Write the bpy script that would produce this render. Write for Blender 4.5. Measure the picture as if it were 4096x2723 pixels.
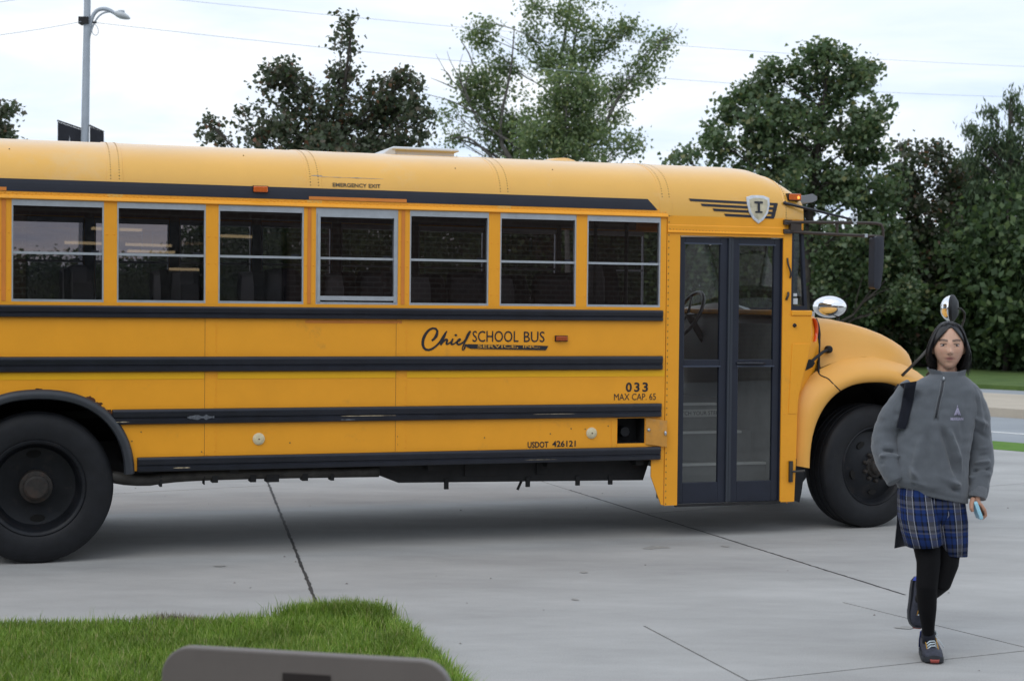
import bpy, bmesh, math, random
import numpy as np
from mathutils import Vector, Matrix, noise

for o in list(bpy.data.objects):
    bpy.data.objects.remove(o)
SC = bpy.context.scene
COL = SC.collection
R = math.radians
random.seed(7)

# ------------------------------------------------------------------ camera
EYE = 1.75
PITCH, ROLL, FPX = 0.0241557, 0.0099663, 6351.87      # FPX: focal length in px of a 4096 px wide frame
c_f = Vector((0, math.cos(PITCH), -math.sin(PITCH)))
u0 = Vector((0, math.sin(PITCH), math.cos(PITCH)))
r0 = Vector((1, 0, 0))
c_u = math.cos(ROLL) * u0 - math.sin(ROLL) * r0
c_r = math.cos(ROLL) * r0 + math.sin(ROLL) * u0
cam = bpy.data.objects.new('camera', bpy.data.cameras.new('camera'))
COL.objects.link(cam)
m3 = Matrix((c_r, c_u, -c_f)).transposed()
cam.matrix_world = Matrix.Translation((0, 0, EYE)) @ m3.to_4x4()
cam.data.sensor_width = 23.5
cam.data.lens = 23.5 * FPX / 4096
cam.data.clip_start = 0.1
cam.data.clip_end = 2000
cam.data.dof.use_dof = True
cam.data.dof.focus_distance = 10.6
cam.data.dof.aperture_fstop = 2.8
SC.camera = cam

# ------------------------------------------------------------------ sky, sun, exposure
SUN_EL, SUN_AZ = R(46), R(212)
W = bpy.data.worlds.new('World')
SC.world = W
W.use_nodes = True
nt = W.node_tree
nt.nodes.clear()
N = nt.nodes.new
L = nt.links.new
out = N('ShaderNodeOutputWorld')
bg = N('ShaderNodeBackground')
bg.inputs['Strength'].default_value = 0.1
sky = N('ShaderNodeTexSky')
sky.sky_type = 'NISHITA'
sky.sun_disc = False
sky.sun_elevation = SUN_EL
sky.sun_rotation = SUN_AZ
tc = N('ShaderNodeTexCoord')
sep = N('ShaderNodeSeparateXYZ')
L(tc.outputs['Generated'], sep.inputs[0])
ad = N('ShaderNodeMath'); ad.operation = 'MAXIMUM'; ad.inputs[1].default_value = 0.0
L(sep.outputs['Z'], ad.inputs[0])
ad2 = N('ShaderNodeMath'); ad2.operation = 'ADD'; ad2.inputs[1].default_value = 0.10
L(ad.outputs[0], ad2.inputs[0])
dv = N('ShaderNodeVectorMath'); dv.operation = 'DIVIDE'
cb = N('ShaderNodeCombineXYZ')
for k in (0, 1, 2):
    L(ad2.outputs[0], cb.inputs[k])
L(tc.outputs['Generated'], dv.inputs[0])
L(cb.outputs[0], dv.inputs[1])
mp = N('ShaderNodeMapping')
mp.inputs['Scale'].default_value = (0.85, 0.75, 0.0)
mp.inputs['Rotation'].default_value = (0, 0, R(12))
L(dv.outputs[0], mp.inputs['Vector'])
ns = N('ShaderNodeTexNoise')
ns.inputs['Scale'].default_value = 1.25
ns.inputs['Detail'].default_value = 7
ns.inputs['Roughness'].default_value = 0.55
ns.inputs['Distortion'].default_value = 0.5
L(mp.outputs[0], ns.inputs['Vector'])
cr = N('ShaderNodeValToRGB')
cr.color_ramp.elements[0].position = 0.36
cr.color_ramp.elements[0].color = (0.68, 0.81, 1.0, 1)
cr.color_ramp.elements[1].position = 0.64
cr.color_ramp.elements[1].color = (1.0, 1.03, 1.06, 1)
L(ns.outputs['Fac'], cr.inputs[0])
sc_ = N('ShaderNodeVectorMath'); sc_.operation = 'SCALE'; sc_.inputs['Scale'].default_value = 11.5
L(cr.outputs[0], sc_.inputs[0])
mx = N('ShaderNodeMixRGB'); mx.inputs['Fac'].default_value = 0.93
L(sky.outputs[0], mx.inputs['Color1'])
L(sc_.outputs[0], mx.inputs['Color2'])
L(mx.outputs[0], bg.inputs['Color'])
L(bg.outputs[0], out.inputs['Surface'])

sun = bpy.data.objects.new('sun', bpy.data.lights.new('sun', 'SUN'))
COL.objects.link(sun)
sun.data.energy = 0.75
sun.data.angle = R(35)
sun.data.color = (1.0, 0.96, 0.9)
sun.rotation_euler = (R(90) - SUN_EL, 0, R(180) - SUN_AZ)
SC.view_settings.view_transform = 'Standard'
SC.view_settings.look = 'None'
SC.view_settings.exposure = 0.0
SC.view_settings.gamma = 1.0
SC.view_settings.use_curve_mapping = False
SC.cycles.max_bounces = 8
SC.cycles.transparent_max_bounces = 24
SC.cycles.use_denoising = True
SC.cycles.caustics_reflective = False
SC.cycles.caustics_refractive = False


def at(x, y, Y):
    """World point at depth Y that shows at (x, y) of a 2359x1568 view."""
    k = 4096 / 2359
    d = c_f + ((x * k - 2048) / FPX) * c_r - ((y * k - 1361.5) / FPX) * c_u
    t = Y / d.y
    return Vector((d.x * t, Y, EYE + d.z * t))


# ------------------------------------------------------------------ materials
def mat(name, col, rough=0.5, metal=0.0, var=0.0, vscale=6.0, bump=0.0, bscale=40.0, spec=0.5, dirt=None, dscale=2.0, dthr=0.6, coat=0.0, island=None):
    m = bpy.data.materials.new(name)
    m.use_nodes = True
    t = m.node_tree
    b = t.nodes['Principled BSDF']
    b.inputs['Base Color'].default_value = (*col, 1)
    b.inputs['Roughness'].default_value = rough
    b.inputs['Metallic'].default_value = metal
    b.inputs['Specular IOR Level'].default_value = spec
    b.inputs['Coat Weight'].default_value = coat
    b.inputs['Coat Roughness'].default_value = 0.2
    co = t.nodes.new('ShaderNodeTexCoord')
    src = None
    if island:
        g = t.nodes.new('ShaderNodeNewGeometry')
        ra = t.nodes.new('ShaderNodeValToRGB')
        ra.color_ramp.elements[0].color = (*island[0][1], 1)
        ra.color_ramp.elements[0].position = island[0][0]
        ra.color_ramp.elements[1].color = (*island[-1][1], 1)
        ra.color_ramp.elements[1].position = island[-1][0]
        for p, c in island[1:-1]:
            e = ra.color_ramp.elements.new(p)
            e.color = (*c, 1)
        t.links.new(g.outputs['Random Per Island'], ra.inputs[0])
        src = ra.outputs[0]
    if var > 0:
        n = t.nodes.new('ShaderNodeTexNoise')
        n.inputs['Scale'].default_value = vscale
        n.inputs['Detail'].default_value = 6
        n.inputs['Roughness'].default_value = 0.65
        t.links.new(co.outputs['Object'], n.inputs['Vector'])
        mr = t.nodes.new('ShaderNodeMapRange')
        mr.inputs['From Min'].default_value = 0.3
        mr.inputs['From Max'].default_value = 0.7
        mr.inputs['To Min'].default_value = 1 - var
        mr.inputs['To Max'].default_value = 1 + var
        t.links.new(n.outputs['Fac'], mr.inputs['Value'])
        mu = t.nodes.new('ShaderNodeMixRGB')
        mu.blend_type = 'MULTIPLY'
        mu.inputs['Fac'].default_value = 1
        if src:
            t.links.new(src, mu.inputs['Color1'])
        else:
            mu.inputs['Color1'].default_value = (*col, 1)
        t.links.new(mr.outputs[0], mu.inputs['Color2'])
        src = mu.outputs[0]
    if dirt:
        n = t.nodes.new('ShaderNodeTexNoise')
        n.inputs['Scale'].default_value = dscale
        n.inputs['Detail'].default_value = 8
        n.inputs['Roughness'].default_value = 0.7
        t.links.new(co.outputs['Object'], n.inputs['Vector'])
        mr = t.nodes.new('ShaderNodeMapRange')
        mr.inputs['From Min'].default_value = dthr
        mr.inputs['From Max'].default_value = dthr + 0.15
        mr.inputs['To Max'].default_value = 0.6
        t.links.new(n.outputs['Fac'], mr.inputs['Value'])
        mu = t.nodes.new('ShaderNodeMixRGB')
        t.links.new(mr.outputs[0], mu.inputs['Fac'])
        if src:
            t.links.new(src, mu.inputs['Color1'])
        else:
            mu.inputs['Color1'].default_value = (*col, 1)
        mu.inputs['Color2'].default_value = (*dirt, 1)
        src = mu.outputs[0]
    if src:
        t.links.new(src, b.inputs['Base Color'])
    if bump > 0:
        n = t.nodes.new('ShaderNodeTexNoise')
        n.inputs['Scale'].default_value = bscale
        n.inputs['Detail'].default_value = 5
        t.links.new(co.outputs['Object'], n.inputs['Vector'])
        bp = t.nodes.new('ShaderNodeBump')
        bp.inputs['Strength'].default_value = bump
        bp.inputs['Distance'].default_value = 0.01
        t.links.new(n.outputs['Fac'], bp.inputs['Height'])
        t.links.new(bp.outputs[0], b.inputs['Normal'])
    return m


def glass(name, tint, rough=0.0, ior=1.5, spec=1.0):
    m = bpy.data.materials.new(name)
    m.use_nodes = True
    t = m.node_tree
    t.nodes.clear()
    o = t.nodes.new('ShaderNodeOutputMaterial')
    mixn = t.nodes.new('ShaderNodeMixShader')
    tr = t.nodes.new('ShaderNodeBsdfTransparent')
    tr.inputs[0].default_value = (*tint, 1)
    gl = t.nodes.new('ShaderNodeBsdfGlossy')
    gl.inputs['Roughness'].default_value = rough
    gl.inputs['Color'].default_value = (spec, spec, spec, 1)
    # Schlick reflectance, the same from both sides of the sheet
    f0 = ((ior - 1) / (ior + 1)) ** 2
    ge = t.nodes.new('ShaderNodeNewGeometry')
    dt = t.nodes.new('ShaderNodeVectorMath'); dt.operation = 'DOT_PRODUCT'
    t.links.new(ge.outputs['Incoming'], dt.inputs[0])
    t.links.new(ge.outputs['Normal'], dt.inputs[1])
    ab = t.nodes.new('ShaderNodeMath'); ab.operation = 'ABSOLUTE'
    t.links.new(dt.outputs['Value'], ab.inputs[0])
    om = t.nodes.new('ShaderNodeMath'); om.operation = 'SUBTRACT'; om.inputs[0].default_value = 1.0
    t.links.new(ab.outputs[0], om.inputs[1])
    pw = t.nodes.new('ShaderNodeMath'); pw.operation = 'POWER'; pw.inputs[1].default_value = 5.0
    t.links.new(om.outputs[0], pw.inputs[0])
    ma = t.nodes.new('ShaderNodeMath'); ma.operation = 'MULTIPLY_ADD'
    ma.inputs[1].default_value = 1 - f0
    ma.inputs[2].default_value = f0
    t.links.new(pw.outputs[0], ma.inputs[0])
    t.links.new(ma.outputs[0], mixn.inputs[0])
    t.links.new(tr.outputs[0], mixn.inputs[1])
    t.links.new(gl.outputs[0], mixn.inputs[2])
    t.links.new(mixn.outputs[0], o.inputs['Surface'])
    return m


def leafy(m, k=0.4, gain=1.5):
    """Let a thin leaf pass part of the light that falls on its back."""
    t = m.node_tree
    b = t.nodes['Principled BSDF']
    src = b.inputs['Base Color'].links[0].from_socket
    o = t.nodes['Material Output']
    tl = t.nodes.new('ShaderNodeBsdfTranslucent')
    g = t.nodes.new('ShaderNodeMixRGB')
    g.blend_type = 'MULTIPLY'
    g.inputs['Fac'].default_value = 1
    g.inputs['Color2'].default_value = (gain, gain * 1.05, gain * .7, 1)
    t.links.new(src, g.inputs['Color1'])
    t.links.new(g.outputs[0], tl.inputs[0])
    mx_ = t.nodes.new('ShaderNodeMixShader')
    mx_.inputs[0].default_value = k
    t.links.new(b.outputs[0], mx_.inputs[1])
    t.links.new(tl.outputs[0], mx_.inputs[2])
    t.links.new(mx_.outputs[0], o.inputs['Surface'])
    return m


def emis(name, col, s):
    m = mat(name, (0.05, 0.05, 0.05))
    b = m.node_tree.nodes['Principled BSDF']
    b.inputs['Emission Color'].default_value = (*col, 1)
    b.inputs['Emission Strength'].default_value = s
    return m


# ------------------------------------------------------------------ mesh builder
class MB:
    def __init__(s):
        s.v = []
        s.f = []
        s.m = []
        s.uv = None

    def add(s, vs, fs, mi=0):
        b = len(s.v)
        s.v += [tuple(p) for p in vs]
        s.f += [tuple(b + i for i in f) for f in fs]
        s.m += [mi] * len(fs)
        return s

    def box(s, x0, x1, y0, y1, z0, z1, mi=0):
        v = [(x0, y0, z0), (x1, y0, z0), (x1, y1, z0), (x0, y1, z0), (x0, y0, z1), (x1, y0, z1), (x1, y1, z1), (x0, y1, z1)]
        return s.add(v, [(3, 2, 1, 0), (4, 5, 6, 7), (0, 1, 5, 4), (1, 2, 6, 5), (2, 3, 7, 6), (3, 0, 4, 7)], mi)

    def loft(s, rings, closed=True, caps=True, mi=0):
        n = len(rings[0])
        vs = [p for r in rings for p in r]
        fs = []
        for i in range(len(rings) - 1):
            for j in range(n if closed else n - 1):
                a = i * n + j
                b = i * n + (j + 1) % n
                fs.append((a, b, b + n, a + n))
        if caps and closed:
            fs.append(tuple(range(n))[::-1])
            fs.append(tuple((len(rings) - 1) * n + j for j in range(n)))
        return s.add(vs, fs, mi)

    def tube(s, path, rad, n=8, caps=True, mi=0, flat=1.0):
        path = [Vector(p) for p in path]
        if not isinstance(rad, (list, tuple)):
            rad = [rad] * len(path)
        up = None
        rings = []
        for i, p in enumerate(path):
            d = (path[min(i + 1, len(path) - 1)] - path[max(i - 1, 0)]).normalized()
            if up is None:
                up = Vector((0, 0, 1)) if abs(d.z) < 0.9 else Vector((1, 0, 0))
            a = d.cross(up)
            if a.length < 1e-5:
                a = d.orthogonal()
            a.normalize()
            up = a.cross(d).normalized()
            rings.append([p + rad[i] * (math.cos(2 * math.pi * k / n) * a + flat * math.sin(2 * math.pi * k / n) * up) for k in range(n)])
        return s.loft(rings, True, caps, mi)

    def prism(s, poly, axis, a0, a1, mi=0):
        """Extrude a polygon given in the two other axes along axis 'x', 'y' or 'z'."""
        def P(u, w, a):
            return {'y': (u, a, w), 'x': (a, u, w), 'z': (u, w, a)}[axis]
        n = len(poly)
        vs = [P(u, w, a0) for u, w in poly] + [P(u, w, a1) for u, w in poly]
        fs = [tuple(range(n)), tuple(range(2 * n - 1, n - 1, -1))]
        fs += [(i, (i + 1) % n, n + (i + 1) % n, n + i) for i in range(n)]
        return s.add(vs, fs, mi)

    def revolve(s, prof, c, axis='y', n=48, mi=0):
        """prof: (radius, along) pairs, open profile."""
        rings = []
        for k in range(n):
            a = 2 * math.pi * k / n
            ca, sa = math.cos(a), math.sin(a)
            if axis == 'y':
                rings.append([(c[0] + r * ca, c[1] + w, c[2] + r * sa) for r, w in prof])
            elif axis == 'z':
                rings.append([(c[0] + r * ca, c[1] + r * sa, c[2] + w) for r, w in prof])
            else:
                rings.append([(c[0] + w, c[1] + r * ca, c[2] + r * sa) for r, w in prof])
        rings.append(rings[0])
        return s.loft(rings, closed=False, caps=False, mi=mi)

    def ell(s, c, r, nu=20, nv=12, mi=0):
        rings = []
        for i in range(nv + 1):
            t = math.pi * i / nv
            q = max(math.sin(t), 1e-3)
            rings.append([(c[0] + r[0] * q * math.cos(2 * math.pi * k / nu), c[1] + r[1] * q * math.sin(2 * math.pi * k / nu), c[2] + r[2] * math.cos(t)) for k in range(nu)])
        return s.loft(rings, True, True, mi)

    def build(s, name, mats, parent=None, smooth=False, loc=None, rot=None, auto=None, fix=True):
        me = bpy.data.meshes.new(name)
        me.from_pydata(s.v, [], s.f)
        if not isinstance(mats, (list, tuple)):
            mats = [mats]
        for m in mats:
            me.materials.append(m)
        if len(mats) > 1:
            me.polygons.foreach_set('material_index', s.m)
        if fix:
            bm = bmesh.new()
            bm.from_mesh(me)
            bmesh.ops.recalc_face_normals(bm, faces=bm.faces)
            bm.to_mesh(me)
            bm.free()
        if smooth:
            me.polygons.foreach_set('use_smooth', [True] * len(me.polygons))
            if auto is not None:
                me.set_sharp_from_angle(angle=R(auto))
        me.update()
        o = bpy.data.objects.new(name, me)
        COL.objects.link(o)
        if parent:
            o.parent = parent
        if loc is not None:
            o.location = loc
        if rot is not None:
            o.rotation_euler = rot
        return o


def tag(o, label=None, cat=None, group=None, kind=None):
    if label:
        o['label'] = label
    if cat:
        o['category'] = cat
    if group:
        o['group'] = group
    if kind:
        o['kind'] = kind
    return o


def empty(name, loc, rz=0.0):
    o = bpy.data.objects.new(name, None)
    COL.objects.link(o)
    o.location = loc
    o.rotation_euler = (0, 0, rz)
    o.empty_display_size = 0.2
    return o


def copy_part(o, parent, loc=None, rotz=None):
    c = o.copy()
    COL.objects.link(c)
    c.parent = parent
    if loc is not None:
        c.location = loc
    if rotz is not None:
        c.rotation_euler = (0, 0, rotz)
    for ch in list(o.children):
        d = ch.copy()
        COL.objects.link(d)
        d.parent = c
    return c


def bevel(o, w=0.004, seg=2, ang=35):
    m = o.modifiers.new('bevel', 'BEVEL')
    m.width = w
    m.segments = seg
    m.limit_method = 'ANGLE'
    m.angle_limit = R(ang)
    return o


def interp(pts, x):
    if x <= pts[0][0]:
        return pts[0][1]
    for (a, b), (c, d) in zip(pts, pts[1:]):
        if x <= c:
            return b + (d - b) * (x - a) / (c - a)
    return pts[-1][1]


def resample(pts, n):
    pts = [Vector(p) for p in pts]
    ls = [0.0]
    for a, b in zip(pts, pts[1:]):
        ls.append(ls[-1] + (b - a).length)
    res = []
    for i in range(n):
        t = ls[-1] * i / (n - 1)
        for k in range(len(pts) - 1):
            if t <= ls[k + 1] + 1e-9:
                q = (t - ls[k]) / max(ls[k + 1] - ls[k], 1e-9)
                res.append(pts[k].lerp(pts[k + 1], q))
                break
    return res


def smooth_path(pts, n, it=2):
    """Resample a polyline and round its corners."""
    p = [Vector(q) for q in pts]
    for _ in range(it):
        q = [p[0]]
        for a, b in zip(p, p[1:]):
            q += [a.lerp(b, 0.25), a.lerp(b, 0.75)]
        q.append(p[-1])
        p = q
    return resample(p, n)


def text_mesh(s, size=1.0, sx=1.0, shear=0.0, bold=0.0):
    """Filled flat lettering: vertices in (x, y), faces, and its width."""
    cu = bpy.data.curves.new('lettering', 'FONT')
    cu.body = s
    cu.size = size
    cu.shear = shear
    cu.offset = bold
    cu.resolution_u = 3
    ob = bpy.data.objects.new('lettering', cu)
    COL.objects.link(ob)
    dg = bpy.context.evaluated_depsgraph_get()
    me = bpy.data.meshes.new_from_object(ob.evaluated_get(dg))
    vs = [(v.co.x * sx, v.co.y) for v in me.vertices]
    fs = [tuple(p.vertices) for p in me.polygons]
    bpy.data.objects.remove(ob)
    bpy.data.curves.remove(cu)
    bpy.data.meshes.remove(me)
    return vs, fs


def fit_text(s, x0, x1, z0, z1, shear=0.0, bold=0.0):
    """Lettering stretched to fill the given box."""
    vs, fs = text_mesh(s, 1.0, 1.0, shear, bold)
    xs = [v[0] for v in vs]
    ys = [v[1] for v in vs]
    a, b, c, d = min(xs), max(xs), min(ys), max(ys)
    return [(x0 + (x - a) / (b - a) * (x1 - x0), z0 + (y - c) / (d - c) * (z1 - z0)) for x, y in vs], fs


M = {}
M['yellow'] = mat('school bus yellow', (0.90, 0.378, 0.017), 0.42, var=0.05, vscale=2.5, dirt=(0.50, 0.24, 0.05), dscale=3.0, dthr=0.60, bump=0.03, bscale=5)
M['yellow_roof'] = mat('weathered yellow roof', (0.82, 0.435, 0.06), 0.40, coat=0.8, var=0.05, vscale=1.5, dirt=(0.75, 0.50, 0.22), dscale=1.2, dthr=0.55)
M['yellow_hood'] = mat('hood yellow', (0.80, 0.40, 0.075), 0.42, var=0.04, vscale=2.0)
M['black'] = mat('black trim', (0.010, 0.012, 0.020), 0.34, var=0.3, vscale=8, dirt=(0.05, 0.05, 0.055), dscale=6, dthr=0.64)
M['stripe'] = mat('black stripe', (0.013, 0.016, 0.028), 0.5, var=0.2, vscale=4)
M['door_black'] = mat('door black', (0.012, 0.016, 0.030), 0.42, var=0.2, vscale=5)
M['alu'] = mat('aluminium', (0.52, 0.56, 0.60), 0.38, 0.7, var=0.1, vscale=12)
M['rubber'] = mat('rubber', (0.0085, 0.0095, 0.0125), 0.62, spec=0.35, var=0.35, vscale=9, dirt=(0.035, 0.033, 0.03), dscale=7, dthr=0.62, bump=0.1, bscale=60)
M['rim'] = mat('wheel rim', (0.009, 0.0105, 0.014), 0.5, 0.2, spec=0.35, var=0.4, vscale=7, dirt=(0.04, 0.033, 0.03), dscale=9, dthr=0.55)
M['hubm'] = mat('rusty hub', (0.026, 0.023, 0.021), 0.75, 0.2, var=0.4, vscale=25, dirt=(0.06, 0.035, 0.024), dscale=18, dthr=0.5)
M['under'] = mat('underbody', (0.011, 0.011, 0.012), 0.75, var=0.5, vscale=6)
M['pipe'] = mat('exhaust pipe', (0.055, 0.052, 0.048), 0.6, 0.5, var=0.4, vscale=9)
M['amber_line'] = mat('dark joint', (0.30, 0.13, 0.02), .6)
M['amber'] = mat('amber lens', (0.62, 0.12, 0.012), 0.2, coat=0.5, var=0.2, vscale=90)
M['amber_dark'] = mat('dull amber lens', (0.36, 0.07, 0.012), 0.35, var=0.3, vscale=90)
M['red'] = mat('orange reflector', (0.80, 0.10, 0.015), 0.25, coat=0.4)
M['tape'] = mat('reflective tape', (0.80, 0.36, 0.008), 0.5, var=0.05)
M['tape_orange'] = mat('orange tape', (0.68, 0.22, 0.03), 0.55, var=0.1)
M['tape_gold'] = mat('gold tape', (0.90, 0.47, 0.002), 0.5, var=0.04)
M['white'] = mat('white plastic', (0.60, 0.62, 0.64), 0.5, var=0.06, vscale=5)
M['cream'] = mat('faded reflector', (0.66, 0.58, 0.38), 0.55, var=0.15, vscale=40)
M['chrome'] = mat('mirror chrome', (0.88, 0.88, 0.88), 0.03, 1.0)
M['silver'] = mat('silver print', (0.62, 0.65, 0.69), 0.5, 0.1, var=0.2, vscale=30)
M['print'] = mat('black print', (0.012, 0.013, 0.02), 0.55)
M['rust'] = mat('rust', (0.10, 0.035, 0.015), 0.9, var=0.6, vscale=40, bump=0.6, bscale=90)
M['brown_metal'] = mat('brown painted metal', (0.055, 0.042, 0.036), 0.5, 0.3, var=0.3, vscale=20)
M['glass'] = glass('tinted bus glass', (0.40, 0.375, 0.385), ior=1.8)
M['glass_clear'] = glass('door glass', (0.68, 0.70, 0.70), ior=1.8)
M['liner'] = mat('bus ceiling liner', (0.22, 0.22, 0.21), 0.6, var=0.05)
M['inwall'] = mat('bus inner wall', (0.16, 0.16, 0.15), 0.6, var=0.08)
M['vinyl'] = mat('dark seat vinyl', (0.022, 0.022, 0.026), 0.5, var=0.2, vscale=10)
M['floorm'] = mat('bus floor rubber', (0.06, 0.065, 0.065), 0.7, var=0.2)
M['tread'] = mat('pale step nosing', (0.70, 0.71, 0.69), 0.6, var=0.1)
# ------------------------------------------------------------------ ground, driveway slabs, road
def ground_mat(name, c1, c2, scale, rough=0.9, bump=0.15, bscale=30, spots=None, spot_scale=1.3, spot_thr=0.62, grain=0.10, streak=False):
    m = bpy.data.materials.new(name)
    m.use_nodes = True
    t = m.node_tree
    b = t.nodes['Principled BSDF']
    b.inputs['Roughness'].default_value = rough
    b.inputs['Specular IOR Level'].default_value = 0.3
    co = t.nodes.new('ShaderNodeTexCoord')
    mpn = t.nodes.new('ShaderNodeMapping')
    t.links.new(co.outputs['Object'], mpn.inputs['Vector'])
    if streak:
        mpn.inputs['Rotation'].default_value = (0, 0, R(-30))
        mpn.inputs['Scale'].default_value = (0.6, 1.6, 1)
    n = t.nodes.new('ShaderNodeTexNoise')
    n.inputs['Scale'].default_value = scale
    n.inputs['Detail'].default_value = 8
    n.inputs['Roughness'].default_value = 0.68
    t.links.new(mpn.outputs[0], n.inputs['Vector'])
    ra = t.nodes.new('ShaderNodeValToRGB')
    ra.color_ramp.elements[0].position = 0.33
    ra.color_ramp.elements[0].color = (*c1, 1)
    ra.color_ramp.elements[1].position = 0.67
    ra.color_ramp.elements[1].color = (*c2, 1)
    t.links.new(n.outputs['Fac'], ra.inputs[0])
    src = ra.outputs[0]
    g = t.nodes.new('ShaderNodeTexNoise')
    g.inputs['Scale'].default_value = 160
    g.inputs['Detail'].default_value = 3
    t.links.new(co.outputs['Object'], g.inputs['Vector'])
    mr = t.nodes.new('ShaderNodeMapRange')
    mr.inputs['From Min'].default_value = 0.3
    mr.inputs['From Max'].default_value = 0.7
    mr.inputs['To Min'].default_value = 1 - grain
    mr.inputs['To Max'].default_value = 1 + grain
    t.links.new(g.outputs['Fac'], mr.inputs['Value'])
    mu = t.nodes.new('ShaderNodeMixRGB')
    mu.blend_type = 'MULTIPLY'
    mu.inputs['Fac'].default_value = 1
    t.links.new(src, mu.inputs['Color1'])
    t.links.new(mr.outputs[0], mu.inputs['Color2'])
    src = mu.outputs[0]
    if spots:
        s = t.nodes.new('ShaderNodeTexNoise')
        s.inputs['Scale'].default_value = spot_scale
        s.inputs['Detail'].default_value = 4
        s.inputs['Roughness'].default_value = 0.5
        t.links.new(co.outputs['Object'], s.inputs['Vector'])
        m2 = t.nodes.new('ShaderNodeMapRange')
        m2.inputs['From Min'].default_value = spot_thr
        m2.inputs['From Max'].default_value = spot_thr + 0.05
        m2.inputs['To Max'].default_value = 0.75
        t.links.new(s.outputs['Fac'], m2.inputs['Value'])
        mm = t.nodes.new('ShaderNodeMixRGB')
        t.links.new(m2.outputs[0], mm.inputs['Fac'])
        t.links.new(src, mm.inputs['Color1'])
        mm.inputs['Color2'].default_value = (*spots, 1)
        src = mm.outputs[0]
    t.links.new(src, b.inputs['Base Color'])
    bn = t.nodes.new('ShaderNodeTexNoise')
    bn.inputs['Scale'].default_value = bscale
    bn.inputs['Detail'].default_value = 8
    t.links.new(co.outputs['Object'], bn.inputs['Vector'])
    bp = t.nodes.new('ShaderNodeBump')
    bp.inputs['Strength'].default_value = bump
    bp.inputs['Distance'].default_value = 0.02
    t.links.new(bn.outputs['Fac'], bp.inputs['Height'])
    t.links.new(bp.outputs[0], b.inputs['Normal'])
    return m


M['concrete'] = ground_mat('driveway concrete', (0.310, 0.307, 0.300), (0.438, 0.435, 0.425), 0.75, grain=0.16, spots=(0.22, 0.21, 0.195), spot_scale=3.4, spot_thr=0.80, streak=True)
M['joint'] = mat('joint filler', (0.06, 0.058, 0.052), 0.9, var=0.4, vscale=8)
M['asphalt'] = ground_mat('road surface', (0.26, 0.28, 0.30), (0.32, 0.34, 0.36), 0.4, grain=0.12)
M['paint'] = mat('road paint', (0.72, 0.72, 0.70), 0.7, var=0.1)
M['median'] = ground_mat('median concrete', (0.40, 0.35, 0.28), (0.50, 0.44, 0.36), 0.8)
M['soil'] = ground_mat('lawn ground', (0.050, 0.085, 0.016), (0.10, 0.11, 0.04), 5.0)
M['far_lawn'] = ground_mat('far lawn', (0.060, 0.105, 0.026), (0.10, 0.155, 0.040), 1.4, grain=0.3, bump=0.6, bscale=12)
M['verge'] = ground_mat('verge turf', (0.075, 0.17, 0.018), (0.11, 0.22, 0.028), 2.0, grain=0.3, bump=0.6, bscale=25)


def sheet(name, poly, z, m, label=None, kind='structure'):
    b = MB()
    b.add([(x, y, z) for x, y in poly], [tuple(range(len(poly)))])
    o = b.build(name, m)
    tag(o, label, name.replace('_', ' '), None, kind)
    return o


sheet('ground', [(-600, -300), (600, -300), (600, 900), (-600, 900)], -0.16, M['far_lawn'], 'wide green ground reaching to the horizon beyond the road')

RU, RN = Vector((0.69, -0.724)).normalized(), Vector((0.72, 0.69)).normalized()


def strip(name, d0, d1, z0, z1, m, label, t0=-140, t1=140):
    """A long strip parallel to the far road, d0..d1 away from it."""
    b = MB()
    p = [RN * d0 + RU * t0, RN * d0 + RU * t1, RN * d1 + RU * t1, RN * d1 + RU * t0]
    if abs(z1 - z0) < 0.02:
        b.add([(q.x, q.y, z1) for q in p], [(0, 1, 2, 3)])
    else:
        b.prism([(q.x, q.y) for q in p], 'z', z0, z1)
    o = b.build(name, m)
    return tag(o, label, name.replace('_', ' '), None, 'structure')


strip('road', 18.85, 32.4, -0.1, -0.1, M['asphalt'], 'pale grey road crossing behind the bus and the student')
strip('road_marking', 21.28, 21.42, -0.096, -0.096, M['paint'], 'thin white lane line on the near carriageway')
strip('median', 24.35, 28.5, -0.12, 0.05, M['median'], 'tan concrete median strip between the two carriageways')
strip('far_verge', 32.4, 120, -0.12, 0.0, M['far_lawn'], 'strip of far lawn along the foot of the dark trees')
strip('verge', 17.75, 18.83, -0.12, 0.004, M['verge'], 'bright green grass verge between the driveway and the road', -30, 80)


def clip(poly, p, d, side):
    """Keep the part of a convex polygon on one side of the line through p along d."""
    nx, ny = -d[1] * side, d[0] * side
    res = []
    for i in range(len(poly)):
        a, b = poly[i], poly[(i + 1) % len(poly)]
        da = (a[0] - p[0]) * nx + (a[1] - p[1]) * ny
        db = (b[0] - p[0]) * nx + (b[1] - p[1]) * ny
        if da >= 0:
            res.append(a)
        if (da > 0) != (db > 0) and abs(da - db) > 1e-9:
            t = da / (da - db)
            res.append((a[0] + (b[0] - a[0]) * t, a[1] + (b[1] - a[1]) * t))
    return res


def inset(poly, g, skip=None):
    n = len(poly)
    q = list(poly)
    ar = sum(poly[i][0] * poly[(i + 1) % n][1] - poly[(i + 1) % n][0] * poly[i][1] for i in range(n))
    s = 1 if ar > 0 else -1
    for i in range(n):
        a, b = poly[i], poly[(i + 1) % n]
        l = math.hypot(b[0] - a[0], b[1] - a[1])
        if l < 1e-6:
            continue
        d = ((b[0] - a[0]) / l, (b[1] - a[1]) / l)
        open_ = False
        for ln in (skip or ()):
            k = Vector(ln[1]).normalized()
            open_ |= max(abs((w[0] - ln[0][0]) * k.y - (w[1] - ln[0][1]) * k.x) for w in (a, b)) < 1e-4
        if open_:
            continue
        nrm = (-d[1] * s, d[0] * s)
        q = clip(q, (a[0] + nrm[0] * g, a[1] + nrm[1] * g), d, s)
    return q


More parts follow.
